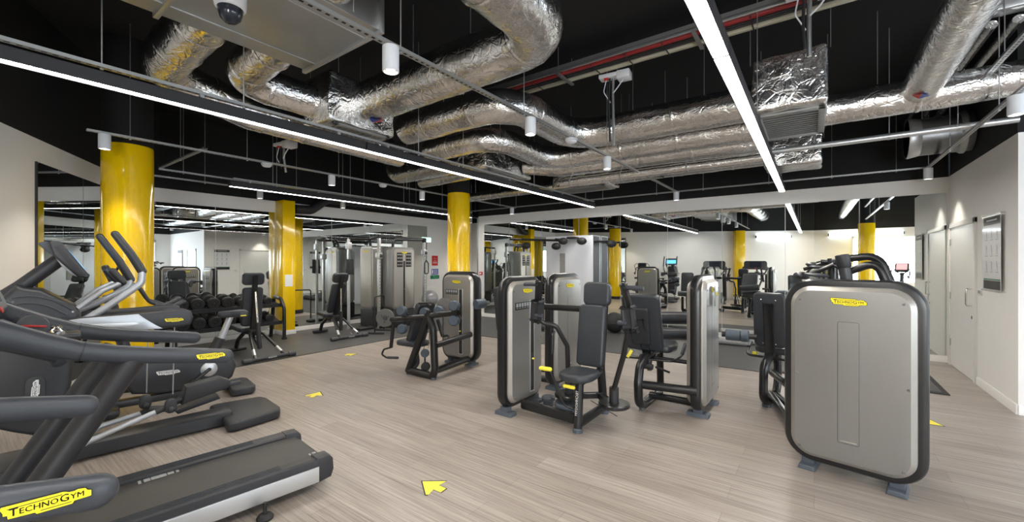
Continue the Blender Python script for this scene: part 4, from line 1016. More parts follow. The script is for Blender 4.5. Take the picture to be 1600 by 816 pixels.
# ---------------------------------------------------------------- M5: rear deltoid machine in front of the far round column
t = thing('deltoid_machine', 'shoulder machine with round grey pads on a long bar before the far round column', 'gym machine', (-4.37, 4.70, 0), 0, 'silver weight stack machines')
tower(t, LT(0, 0), W=.72, H=1.41, th=.13, front='window')
o = V((-4.37, 4.70, 0)); C = lambda x, y, z: V((x, y, z)) - o
K = lambda x, y, Y=3.84: on(x, y, Y=Y) - o
part_tube(t, 'front_post', [K(668, 490), K(677, 515), K(679.5, 577), K(677, 588), K(640, 579)], .050, bend=.07)
part_tube(t, 'leaning_post', [K(638, 580), K(650, 547), K(671.5, 488)], .050, bend=.05)
b = MB()
for x, y in ((677, 594), (639, 585)):
    p = K(x, y - 4); b.lathe([(.04, 0), (.038, max(.05, p.z))], (p.x, p.y, 0), n=18)
b.build('foot', 'foot_grey', t)
part_tube(t, 'side_beam', [K(681, 540), C(-4.05, 4.55, .50)], .040); part_tube(t, 'base_beam', [K(679, 580), C(-4.15, 4.60, .12)], .046)
bar = part_tube(t, 'lever_bar', [K(612, 500), K(660, 495), K(716, 489)], .036)
b = MB(); b.lathe([(0, -.02), (.125, -.02), (.132, -.012), (.132, .012), (.125, .02), (0, .02)], K(602, 497, 3.80), (.6, -.8, .05), 36); dd = b.build('weight_disc', 'disc_grey', t)
b = MB(); b.lathe([(.035, .02), (.03, .032), (0, .034)], K(602, 497, 3.80), (.6, -.8, .05), 18)
for k in range(3): a = k * 2.1 + .4; b.sphere(V(K(602, 497, 3.80)) + V((.012 + .048 * math.cos(a), -.017 + .036 * math.cos(a), .06 * math.sin(a))), .009, n=8)
b.build('hub_bolts', 'dark_grey', dd)
b = MB(); b.lathe([(0, -.02), (.10, -.02), (.106, -.01), (.106, .01), (.10, .02), (0, .02)], K(694, 477, 4.25), (.6, -.8, .05), 30); b.build('weight_disc', 'disc_grey', t)
for x, y, Y in ((628, 486, 3.82), (629, 514, 3.82), (664, 488.5, 3.92), (686, 486, 3.98), (710, 478, 3.84), (710, 501, 3.84)):
    c = K(x, y, Y); b = MB(); b.lathe([(0, -.05), (.055, -.05), (.066, -.04), (.070, -.02), (.070, .02), (.066, .04), (.055, .05), (0, .05)], c, (.42, -1, .1), 26); pdd = b.build('round_pad', 'pad_blue', t)
    b = MB(); b.tube([c, V((c.x + .05, c.y + .06, K(660, 494).z))], .014, 8); b.build('pad_spindle', 'black', pdd)
h = part_tube(t, 'lever_arm', [K(615, 503), K(611, 543)], .026)
part_tube(h, 'hooked_handle', [K(611, 543), K(600, 546), K(596, 554), K(604, 559), K(620, 559)], .014, bend=.06); part_tube(h, 'grip', [K(606, 559), K(621, 559.3)], .020, 'rail_grey', round_end=True)
h = part_tube(t, 'lever_arm', [K(684, 500, 4.1), K(692, 526, 4.1)], .026)
part_tube(h, 'hooked_handle', [K(692, 526, 4.1), K(700, 524, 4.1), K(702, 530, 4.1), K(694, 535, 4.1)], .014, bend=.05)
sb = K(644, 541); b = MB(); b.slab([(p.x, p.y) for p in fillet([(a, c, 0) for a, c in [(-.24, -.10), (-.20, -.17), (0, -.16), (.20, -.13), (.20, .13), (0, .16), (-.20, .17), (-.24, .10), (-.24, -.10)]], .08, 4)[:-1]], V((sb.x - .10, sb.y + .13, sb.z - .02)), X_, Y_, (0, 0, .075), .03, 5); b.build('seat', 'leather', t)
part_tube(t, 'seat_post', [V((sb.x - .08, sb.y + .13, sb.z)), V((sb.x + .0, sb.y + .10, .12)), K(641, 578)], .034, bend=.1)
pb, pt = K(645, 533, 3.97), K(663, 476, 3.97); pad(t, 'backrest', frame_T((pb + pt) / 2 + V((.0, .04, 0)), (.10, 1, 0), (pt - pb)), .30, (pt - pb).length + .06, .085, .06)
b = MB(); b.tube([K(655, 474, 3.86), K(676, 474, 3.86), K(674, 480, 3.86)], .016, 10, .03); b.sphere(K(671, 477, 3.84), .04, (1, .8, .6), 12); b.build('top_bracket', 'black', t)
b = MB(); b.tube([K(665, 500, 3.9), K(662, 548, 3.9)], .004, 6); b.tube([K(673, 498, 3.9), K(669, 545, 3.9)], .004, 6); b.build('pull_cable', 'chrome', t)
for x, y, r_, mm in ((664, 552, .058, 'pad_blue'), (665, 573, .062, 'rubber')):
    b = MB(); b.lathe([(0, -.025), (r_ - .006, -.025), (r_, -.015), (r_ - .01, 0), (r_, .015), (r_ - .006, .025), (0, .025)], K(x, y, 3.92), (.75, -1, 0), 24); b.build('pulley', mm, t)
part_tube(t, 'pulley_strut', [K(664, 552, 3.92), K(664, 582, 3.92)], .012)
# arm roller on the right of the tower
b = MB(); b.cyl(on(743, 476, Y=4.35) - o, on(757, 474, Y=4.5) - o, .068, 24, .006); b.build('roller_end', 'pad_blue', t)
part_tube(t, 'roller_arm', [on(757, 474, Y=4.5) - o, on(764, 473, Y=4.7) - o, C(-4.05, 4.72, .95)], .025, bend=.06)
# ================================================================== CARDIO ROW
CY = R(-7.0)
# ---- treadmill: local origin under the middle of its rear end, +y to the rear
t = thing('treadmill', 'treadmill at the lower left with wide dark belt and silver side panel fully in view', 'treadmill', (-3.035, 1.635, 0), CY, 'treadmills facing the angled wall')
TM = t
W2, LEN = .335, 2.05
b = MB(); b.slab([(-W2 + .085, -LEN + .5), (W2 - .085, -LEN + .5), (W2 - .085, -.03), (-W2 + .085, -.03)], (0, 0, .165), X_, Y_, (0, 0, .028), .012); belt = b.build('running_belt', 'belt', t)
b = MB()
for x, y, w in ((218, 754, .014), (229.5, 750, .03), (248, 744.5, .075), (266.5, 738.5, .03), (277, 735.5, .014), (485, 711, .012), (491.5, 708.5, .024)):
    p = pl(t, x, y, lz=.1938); b = MB(); b.box((p.x, p.y, .1938), (.050, w, .0008)); b.build('belt_marking', 'roller_white', belt)
for s in (-1, 1):
    b = MB(); prof = [(0, .10), (0, .205), (.012, .218), (.085, .222), (.095, .212), (.098, .18), (.098, .10)]
    def rp(y, dz=0, k=1): return [(s * (W2 - .095 + a * 1.0), y, c + dz) for a, c in prof]
    b.loft([rp(-LEN + .45, 0), rp(-.10, 0), rp(-.06, .002)]); rail = b.build('foot_rail', 'dark_grey', t)
    b = MB()
    for k in range(5): b.box((s * (W2 - .08 + k * .014), -LEN / 2 - .0, .2225), (.005, LEN - .62, .0022))
    b.build('tread_grooves', 'rail_grey', rail)
    b = MB(); b.slab([(-.10, .055), (.0, .07), (.018, .12), (.012, .195), (-.01, .222), (-.10, .226)], (s * (W2 - .102), 0, 0), Y_, Z_, (s * .106, 0, 0), .010); b.build('rear_end_cap', 'dark_grey', t)
    b = MB(); b.slab([(-LEN + .25, .065), (-.085, .065), (-.085, .168), (-LEN + .25, .168)], (s * (W2 - .02), 0, 0), Y_, Z_, (s * .030, 0, 0), .004); b.build('side_panel', 'alu', t)
    fp = pl(t, 414, 806, lz=.02); fx, fy = s * abs(fp.x), fp.y
    b = MB(); b.tube([(fx, fy, .03), (fx, fy, .10)], .011, 10); b.lathe([(0, .0), (.045, 0), (.047, .012), (.035, .028), (.02, .034), (0, .034)], (fx, fy, 0), n=24); b.build('levelling_foot', 'rubber', t)
b = MB(); b.box((0, -.02, .13), (2 * W2 - .2, .03, .09), bev=.01); b.build('rear_roller_cover', 'black_matte', t)
b = MB(); b.box((0, -LEN / 2, .10), (2 * W2 - .14, LEN - .3, .06)); b.build('deck_frame', 'black_matte', t)
b = MB(); b.slab([(-LEN - .05, .05), (-1.50, .06), (-1.42, .19), (-1.55, .26), (-1.85, .34), (-LEN, .30), (-LEN - .07, .2)], (-W2 - .02, 0, 0), Y_, Z_, (2 * W2 + .04, 0, 0), .03, 4); b.build('motor_hood', 'dark_grey', t)
b = MB(); b.box((0, -1.7, .03), (.6, .3, .06), bev=.01); b.build('front_foot', 'rubber', t)
# slanted uprights and handrails traced on their own planes
for s in (1, -1):
    lx = s * .375
    if s > 0: a0, a1 = pl(t, 61, 761, lx=lx), pl(t, 206, 563, lx=lx)
    d = (a1 - a0).normalized(); dz = d.z
    lo = a0 - d * ((a0.z - .08) / dz); hi = a1 + d * (.03 if s > 0 else -.035)
    lo = V((lx, lo.y, lo.z)); hi = V((lx, hi.y, hi.z))
    b = MB(); b.tube([lo, hi], .070, 20, sx=.78, sy=1.0, up=(1, 0, 0)); up_ = b.build('slanted_upright', 'black_matte', t)
    b = MB(); b.box((lx, lo.y - .02, .10), (.10, .34, .16), bev=.03); b.build('upright_shoe', 'dark_grey', up_)
    px = [(-40, 512), (0, 523), (60, 537), (121, 548.5), (180, 553.5), (240, 555.3), (300, 555.5), (352, 556.5)]
    P = [pl(t, x, y, lx=.42) for x, y in px]; P = [V((s * .42, p.y, p.z)) for p in P]
    b = MB(); n = len(P); b.tube(P, [.060, .057, .052, .046, .043, .042, .041, .040], 20, sx=.72, sy=1.0, up=(0, 0, 1), round_end=True); hr = b.build('handrail', 'rail_grey', t)
    b = MB(); b.tube([P[3] + (P[4] - P[3]) * .1, P[3] + (P[4] - P[3]) * .14], .0475, 20, sx=.73, sy=1.0, up=(0, 0, 1)); b.build('joint_line', 'black_matte', hr)
    e = P[-1] + (P[-2] - P[-1]).normalized() * .075
    badge(hr, e + V((s * .0315, 0, .004)), (0, s, 0), Z_, .13)
    # forward part of the handrail rising to the console
    f0 = P[0]
    b = MB(); b.tube([P[0] + V((0, .02, 0)), V((s * .41, f0.y - .22, f0.z + .06)), V((s * .33, -1.50, 1.28)), V((s * .24, -1.58, 1.33))], [.060, .058, .05, .045], 18, bend=.15, sx=.75); b.build('front_support', 'rail_grey', t)
HRZ, HRP = P[-1].z, V((.42, P[-1].y, P[-1].z))
b = MB(); b.slab(rrect(.80, .34, .09, 6), (0, 0, 0), X_, Z_, (0, .09, 0), .03, 4); con = b.build('console', 'dark_grey', t, T=frame_T((0, -1.60, 1.42), (1, 0, 0), (0, -.35, 1)))
b = MB(); b.slab(rrect(.40, .23, .02, 4), (0, .0905, .01), X_, Z_, (0, .004, 0), .001); b.build('screen', 'screen_dark', con, T=frame_T((0, -1.60, 1.42), (1, 0, 0), (0, -.35, 1)))
b = MB(); b.box((0, .0925, -.14), (.06, .006, .03), bev=.003); b.build('stop_button', 'red', con, T=frame_T((0, -1.60, 1.42), (1, 0, 0), (0, -.35, 1)))
b = MB(); b.slab(rrect(.62, .10, .04, 5), (0, -.03, 0), X_, Z_, (0, .06, 0), .02); b.build('hand_bar', 'rail_grey', t, T=frame_T((0, -1.28, 1.10), (1, 0, 0), (0, -.2, 1)))
for s in (-1, 1): part_tube(t, 'hand_bar_stay', [(s * .30, -1.28, 1.10), (s * .36, -1.50, 1.22)], .025, 'rail_grey')
p = pl(t, 48, 513, lx=.05)
b = MB(); b.lathe([(0, -.02), (.060, -.02), (.066, -.01), (.066, .01), (.06, .02), (0, .02)], p, (.9, .3, .2), 26); st = b.build('holder_cup', 'dark_grey', t)
b = MB(); b.box(p + V((.028, .012, .012)), (.006, .085, .010), Matrix.Rotation(R(-8), 3, 'X'), .002); b.build('red_strip', 'red', st)
p2 = pl(t, 88, 520, lx=.05); b = MB(); b.lathe([(.030, -.03), (.034, 0), (.034, .012), (.020, .022), (.020, .032), (.012, .036), (0, .036)], p2, (0, .1, 1), 22); b.build('chrome_knob', 'chrome', t)
b = MB(); b.box(((p.x + p2.x) / 2, (p.y + p2.y) / 2 - .02, p.z - .05), (.16, .30, .03), bev=.01); b.build('holder_tray', 'dark_grey', t)
part_tube(t, 'tray_stay', [(p.x, p.y - .14, p.z - .05), (0, -1.30, 1.08)], .03, 'dark_grey')
# second treadmill: the rail end falls at the lower left corner
w = on(150, 768, Z=HRZ); rot = Matrix.Rotation(CY, 4, 'Z'); l0 = w - rot @ V((HRP.x, HRP.y, 0)); l0.z = 0
copy_thing(TM, l0, CY, 'treadmill nearest the viewer at lower left, only its two grey handrails in view')

# ---- cross trainer
t = thing('cross_trainer', 'cross trainer with silver swing arms and tilted console beside the big yellow column', 'cross trainer', (-4.57, 2.02, 0), CY)
q = lambda x, y, lx: pl(t, x, y, lx=lx)
b = MB(); b.slab([(p.x, p.y) for p in fillet([(a, c, 0) for a, c in [(0, -.43), (.34, -.46), (.37, -.39), (.30, .0), (.2, .03), (-.2, .03), (-.30, .0), (-.37, -.39), (-.34, -.46), (0, -.43)]], .06, 5)[:-1]], (0, 0, .012), X_, Y_, (0, 0, .085), .022, 4); b.build('rear_stabiliser', 'dark_grey', t)
b = MB()
for sx in (-1, 1): b.lathe([(.03, 0), (.03, .014)], (sx * .28, -.3, 0), n=14)
b.build('rubber_foot', 'rubber', t)
b = MB(); b.slab([(-.13, .02), (.13, .02), (.12, .115), (.09, .13), (-.09, .13), (-.12, .115)], (0, -.36, 0), X_, Z_, (0, -1.05, 0), .012); b.build('base_beam', 'dark_grey', t)
b = MB(); b.slab([(-.13, -1.40), (.13, -1.40), (.12, -1.52), (.05, -1.60), (-.05, -1.60), (-.12, -1.52)], (0, 0, .03), X_, Y_, (0, 0, .09), .03, 4); b.build('beam_nose', 'dark_grey', t)
b = MB(); b.box((0, -1.75, .05), (.5, .55, .09), bev=.03); b.build('front_stabiliser', 'dark_grey', t)
# dome and lower shroud
dome = [(0, 467), (25, 445), (39, 450), (65, 453), (88, 464), (118, 478), (127, 491), (128, 520), (40, 530), (-60, 530), (-60, 500), (-30, 480)]
def side(poly, lx, th, bev, name, m, parent=t, seg=4):
    P = [q(x, y, lx) for x, y in poly]; b = MB(); b.slab([(p.y, p.z) for p in P], (lx, 0, 0), Y_, Z_, (-th, 0, 0), bev, seg); return b.build(name, m, parent)
dm = side(dome, .17, .34, .035, 'shroud_dome', 'dark_grey')
b = MB()
for r0, pts in ((.006, [(5, 482), (30, 474), (55, 474), (80, 480), (104, 492)]), (.005, [(18, 466), (50, 462), (85, 470), (112, 484)])):
    b.tube([q(x, y, .172) for x, y in pts], r0, 8, .2)
b.build('shroud_trim', 'rail_grey', dm)
b = MB()
for x, y in ((20, 472), (114, 487)): b.lathe([(.008, 0), (.008, .003), (0, .003)], q(x, y, .170), X_, 10)
b.build('shroud_screws', 'chrome', dm)
ls = side([(-60, 500), (100, 505), (118, 540), (112, 600), (100, 650), (85, 678), (60, 684), (20, 678), (-30, 668), (-60, 640)], .16, .32, .04, 'lower_shroud', 'dark_grey')
lc = q(55, 612, .165); b = MB(); b.slab(rrect(.10, .22, .045, 6), V((lc.x - .003, lc.y, lc.z)), Y_, Z_, (.006, 0, 0), .002); b.build('badge_plate', 'black_matte', ls)
badge(ls, lc + V((.004, 0, .0)), (0, .05, 1), (0, -1, .05), .17, face='logo_white')
# console
a, c = q(33, 448, .0), q(95, 404, .0)
b = MB(); b.tube([V((0, a.y - .1, a.z - .09)), a, c], .042, 18, sx=1.15, up=(1, 0, 0)); b.build('console_pole', 'dark_grey', t)
cn = side([(76, 377.5), (92, 377), (97, 379), (140.5, 431), (137, 435.5), (131, 434), (122, 433), (84, 400)], .22, .44, .012, 'console', 'dark_grey')
side([(58, 380), (70, 377), (80, 378), (86, 402), (70, 391)], .18, .36, .008, 'console_back', 'rail_grey', cn)
side([(86, 402), (122, 433), (113, 430), (96, 416)], .16, .32, .004, 'console_underside', 'alu_paint', cn)
p0, p1 = q(97.6, 381.5, .22), q(139.5, 430.5, .22); u = (p1 - p0); L = u.length; nn = V((0, -u.z, u.y)).normalized(); nn = nn if nn.y > 0 else -nn
b = MB(); b.slab(rrect(.36, L * .62, .015, 4), V((0, (p0.y + p1.y) / 2, (p0.z + p1.z) / 2)) + nn * .001, X_, -u.normalized(), nn * .004, .001); b.build('screen', 'screen_blue', cn)
p0, p1 = q(84, 384, .2205), q(128, 430, .2205)
b = MB(); b.slab([(a_, c_) for a_, c_ in [(p.y, p.z) for p in (q(83, 384, .22), q(93, 384, .22), q(132, 428, .22), q(122, 429.5, .22))]], (.219, 0, 0), Y_, Z_, (.004, 0, 0), .001); b.build('side_inlay', 'black_matte', cn)
# side fairings
fair = [(76, 503), (130, 496), (220, 489), (287, 482.5), (299, 486), (303, 496), (299, 507), (285, 511), (220, 517), (130, 520), (80, 514)]
FX = .30
P = [q(x, y, FX) for x, y in fair]
for s in (1, -1):
    b = MB(); b.slab([(p.y, p.z) for p in P], (s * FX, 0, 0), Y_, Z_, (-s * .07, 0, 0), .022, 4); fr = b.build('side_fairing', 'dark_grey', t)
    Q = [q(x, y, FX) for x, y in ((78, 505), (130, 497.5), (216, 491), (228, 499), (245, 509), (255, 513.5), (220, 515.5), (130, 519), (82, 513))]
    b = MB(); b.slab([(p.y, p.z) for p in Q], (s * (FX - .001), 0, 0), Y_, Z_, (s * .005, 0, 0), .002); b.build('silver_inlay', 'alu_paint', fr)
    Q = [q(x, y, FX) for x, y in ((120, 508), (212, 503.5), (218, 506), (200, 510.5), (140, 513.5))]
    b = MB(); b.slab([(p.y, p.z) for p in Q], (s * (FX + .004), 0, 0), Y_, Z_, (s * .003, 0, 0), .002); b.build('recess_line', 'alu', fr)
    e = q(272, 500, FX); badge(fr, V((s * (FX + .002), e.y, e.z)), (0, s, 0), Z_, .125)
    b = MB(); f0 = q(100, 508, FX); b.tube([V((s * .26, f0.y, f0.z)), V((s * .12, f0.y - .05, f0.z))], .05, 14); b.build('fairing_mount', 'dark_grey', fr)
# swing arms
for s, path in ((1, [(138, 497), (165, 481), (205, 454), (221, 442), (222, 424), (205, 398), (180, 366)]), (-1, [(120, 486), (150, 474), (178, 461), (202, 447), (204, 437), (186, 408), (156, 370)])):
    lx = .25 * s; Q = [q(x, y, lx) for x, y in path]
    b = MB(); b.tube([Q[0] + V((-s * .03, -.05, -.03))] + Q[:5], .026, 16, bend=.06); ar = b.build('swing_arm', 'alu_paint', t)
    b = MB(); b.tube([Q[4], Q[5], Q[6]], [.031, .031, .030, .028, .030, .030], 16, bend=.2, seg=3, round_end=True) if False else b.tube([Q[4], Q[5], Q[6]], [.031, .030, .027], 16, sx=.85, round_end=True); b.build('hand_grip', 'dark_grey', ar)
for s in (1, -1):
    Q = [q(x, y, .14) for x, y in ((122, 482), (160, 455), (188, 443), (192, 441), (176, 424))]; Q = [V((s * .14, p.y, p.z)) for p in Q]
    if s < 0: Q = [p + V((0, -.02, .0)) for p in Q]
    b = MB(); b.tube(Q[:4], .019, 14, bend=.04); fh = b.build('fixed_handle', 'alu_paint', t)
    b = MB(); b.tube([Q[3], Q[4]], .026, 14, round_end=True); b.build('hand_grip', 'dark_grey', fh)
# pedal arms, pedals and suspension cords
for s, arm, foot, cord in ((1, [(110, 706), (141, 689), (243, 644)], [(289, 603), (342, 588.5), (357, 593), (355, 604), (293, 626), (282, 631)], ((274.5, 560), (270, 616), (267, 634))), (-1, [(120, 688), (159, 666), (220, 646)], [(270, 640), (338, 615), (342, 621), (300, 636), (276, 645)], ((233.7, 560), (229, 614), (227, 628)))):
    lx = .16 * s; A = [q(x, y, lx) for x, y in arm]
    b = MB(); b.tube(A, .021, 14); pa = b.build('pedal_arm', 'alu_paint', t)
    p1 = q(*((262, 636) if s > 0 else (232, 640)), lx); b = MB(); b.tube([A[-1], p1], .026, 12); b.tube([p1, q(*((292, 618) if s > 0 else (272, 638)), lx)], .03, 12); b.build('arm_joint', 'black_matte', pa)
    P = [q(x, y, lx) for x, y in foot]; b = MB(); b.slab([(p.y, p.z) for p in P], (lx + .07, 0, 0), Y_, Z_, (-.14, 0, 0), .012); b.build('pedal', 'black_matte', t)
    c0, c1, c2 = [q(x, y, lx + .06) for x, y in cord]
    c0 = V((c1.x + .02, c0.y - .01, q(150, 512, FX).z))
    b = MB(); b.tube([c1, c0], .0045, 8); cd = b.build('suspension_cord', 'galv', t)
    b = MB(); b.slab(rrect(.085, .125, .04, 6), (-.02, 0, 0), Y_, Z_, (.04, 0, 0), .012, 4); b.sphere((.022, 0, -.03), .026, (.6, 1, 1), 12); b.build('cord_pad', 'dark_grey', cd, T=Matrix.Translation(c2))

# ---- upright bike
def bike(loc, yaw, label, screen, full=True):
    t = thing('exercise_bike', label, 'exercise bike', loc, yaw, 'upright exercise bikes')
    b = MB(); b.slab([(-1.02, .30), (-1.0, .47), (-.8, .50), (-.45, .52), (-.2, .50), (-.06, .42), (-.03, .32), (-.07, .2), (-.17, .12), (-.4, .12), (-.75, .14), (-.95, .18)], (.09, 0, 0), Y_, Z_, (-.18, 0, 0), .035, 4); body = b.build('drive_housing', 'dark_grey', t)
    b = MB(); b.lathe([(0, .0), (.075, 0), (.08, .006), (.07, .014), (.03, .016), (0, .018)], (.088, -.30, .33), X_, 28); b.slot(1); b.lathe([(0, .018), (.02, .018), (.02, .024), (0, .024)], (.088, -.30, .33), X_, 16); hub = b.build('crank_hub', ['alu', 'black'], t)
    badge(body, (.0915, -.66, .36), (0, 1, 0), Z_, .20, face='logo_white')
    b = MB(); b.tube([(.1, -.30, .33), (.13, -.42, .24)], .018, 10); b.box((.18, -.43, .235), (.09, .10, .03), bev=.008); b.build('pedal', 'black_matte', hub)
    b = MB(); b.tube([(-.1, -.30, .33), (-.13, -.18, .42)], .018, 10); b.box((-.18, -.17, .425), (.09, .10, .03), bev=.008); b.build('pedal', 'black_matte', hub)
    b = MB(); b.slab([(p.x, p.y) for p in fillet([(a, c, 0) for a, c in [(0, -.10), (.26, -.12), (.28, .10), (.2, .14), (-.2, .14), (-.28, .10), (-.26, -.12), (0, -.10)]], .06, 4)[:-1]], (0, 0, .01), X_, Y_, (0, 0, .085), .02, 4); b.build('rear_stabiliser', 'dark_grey', t)
    b = MB(); b.box((0, -1.15, .05), (.5, .22, .08), bev=.03); b.build('front_stabiliser', 'dark_grey', t)
    b = MB(); b.box((0, -.55, .09), (.10, 1.15, .08), bev=.02); b.build('base_beam', 'dark_grey', t)
    b = MB(); b.tube([(0, -.28, .44), (0, -.18, .66)], .055, 18, sx=.8); b.build('post_collar', 'black_matte', t)
    b = MB(); b.tube([(0, -.20, .58), (0, -.08, .90)], .034, 16); b.build('seat_post', 'alu_paint', t)
    b = MB(); b.slab([(p.x, p.y) for p in fillet([(a, c, 0) for a, c in [(0, -.19), (.04, -.17), (.06, -.07), (.12, .02), (.12, .09), (.06, .115), (-.06, .115), (-.12, .09), (-.12, .02), (-.06, -.07), (-.04, -.17), (0, -.19)]], .04, 4)[:-1]], (0, -.02, .895), X_, Y_, (0, 0, .075), .028, 4); sd = b.build('saddle', 'leather', t)
    b = MB(); b.box((.112, .03, .915), (.02, .06, .012), bev=.003); b.build('yellow_tag', 'yellow_plastic', sd)
    b = MB(); b.tube([(0, -.95, .42), (0, -1.08, 1.0), (0, -1.12, 1.22)], .05, 16); b.build('console_pole', 'dark_grey', t)
    for s in (-1, 1):
        h = part_tube(t, 'handlebar', [(0, -1.09, 1.12), (s * .18, -1.0, 1.34), (s * .22, -.90, 1.30), (s * .22, -.82, 1.14), (s * .22, -.66, 1.06), (s * .22, -.54, 1.13)], .017, 'black_matte', bend=.08)
        part_tube(h, 'grip', [(s * .22, -.76, 1.11), (s * .22, -.66, 1.06), (s * .22, -.545, 1.127)], .023, 'rail_grey', bend=.05, round_end=True)
        part_tube(t, 'upper_loop', [(s * .10, -1.1, 1.22), (s * .26, -1.06, 1.24), (s * .30, -1.0, 1.42), (s * .2, -1.04, 1.52), (s * .16, -1.07, 1.46)], .010, 'black', bend=.06)
    T = frame_T((0, -1.10, 1.38), (1, 0, 0), (0, -.4, 1))
    b = MB(); b.slab(rrect(.34, .30, .04, 6), (0, -.03, 0), X_, Z_, (0, .06, 0), .02, 4); cn = b.build('console', 'dark_grey', t, T=T)
    b = MB(); b.slab(rrect(.26, .20, .012, 4), (0, .0305, .02), X_, Z_, (0, .003, 0), .001); b.build('screen', screen, cn, T=T)
    return t
bike((-5.62, 2.12, 0), R(-10), 'upright exercise bike behind the cross trainer, dark saddle on a silver post', 'screen_dark')
bike((1.95, 1.4, 0), R(16), 'upright exercise bike with a lit red screen, seen only in the back mirror', 'screen_red')
# ================================================================== FREE WEIGHTS AND CABLE STATION
# ---- dumbbell rack along the mirrored far left wall
RX, RY0, RY1 = -8.88, 2.30, 4.06
t = thing('dumbbell_rack', 'black two-tier dumbbell rack against the mirrors left of the square pillar', 'rack', (RX, (RY0 + RY1) / 2, .010)); o = V((RX, (RY0 + RY1) / 2, .010)); hw = (RY1 - RY0) / 2
for s in (-1, 1):
    b = MB(); b.tube([(.30, s * hw, 0), (.29, s * hw, .62), (.16, s * hw, .80), (-.10, s * hw, .84)], .034, 14, .12); e = b.build('end_frame', 'black', t)
    b = MB(); b.tube([(-.22, s * hw * .97, 0), (-.08, s * hw * .97, .80)], .034, 12); b.build('rear_leg', 'black', t)
    b = MB(); b.tube([(.2925, s * hw, .17), (.2915, s * hw, .36)], .0348, 14); b.build('silver_sleeve', 'alu', e)
    b = MB(); b.box((.30, s * hw, .02), (.08, .08, .04), bev=.01); b.build('foot', 'rubber', e)
SH = [(.02, .70), (.08, .36)]
for x, z in SH:
    rot = Matrix.Rotation(R(12), 3, 'Y')
    b = MB(); b.box((x, 0, z), (.36, 2 * hw, .02), rot); b.box((x + .17, 0, z - .02), (.02, 2 * hw, .07), rot); b.box((x - .17, 0, z + .045), (.012, 2 * hw, .06), rot); b.build('shelf_tray', 'dark_grey', t)
def make_db(r):
    t = thing('dumbbell', 'x', 'dumbbell', (0, 0, 0), 0, 'round black dumbbells on the rack')
    for s in (-1, 1):
        b = MB(); b.lathe([(0, s * .055), (r - .012, s * .055), (r, s * .066), (r, s * .135), (r - .012, s * .146), (r * .45, s * .146), (r * .42, s * .142), (0, s * .142)], (0, 0, 0), X_, 26); hd = b.build('weight_head', 'rubber', t)
        b = MB(); b.lathe([(0, s * .1425), (.017, s * .1425), (.015, s * .149), (0, s * .149)], (0, 0, 0), X_, 14)
        b.lathe([(r * .62, s * .1465), (r * .66, s * .1475), (r * .70, s * .1465)], (0, 0, 0), X_, 26); b.build('end_cap', 'dark_grey', hd)
    b = MB(); b.tube([(-.06, 0, 0), (-.03, 0, 0), (0, 0, 0), (.03, 0, 0), (.06, 0, 0)], [.014, .016, .0175, .016, .014], 12); b.build('grip', 'chrome', t)
    return t
big, small = make_db(.104), make_db(.078)
yy = [2.43, 2.66, 2.90, 3.13, 3.37, 3.60, 3.82]
first = {}
PW = ['at the left end', 'second from the left end', 'third from the left end', 'in the middle', 'third from the pillar end', 'second from the pillar end', 'next to the square pillar']
for tier, (x, z) in enumerate(SH):
    for i, y in enumerate(yy):
        r = .104 if i < 4 else .078; src = big if i < 4 else small
        lab = f"round {'large' if i < 4 else 'small'} black dumbbell on the {'upper' if tier == 0 else 'lower'} tier of the rack, {PW[i]}"
        L = V((RX + x + .012 * tier, y, z + .010 + .010 + r + .006 + .012 * tier))
        if id(src) not in first:
            first[id(src)] = 1; d = src; d['label'] = lab
        else: d = copy_thing(src, L, 0, lab)
        d.location = L; d.rotation_euler = (0, R(12), 0)

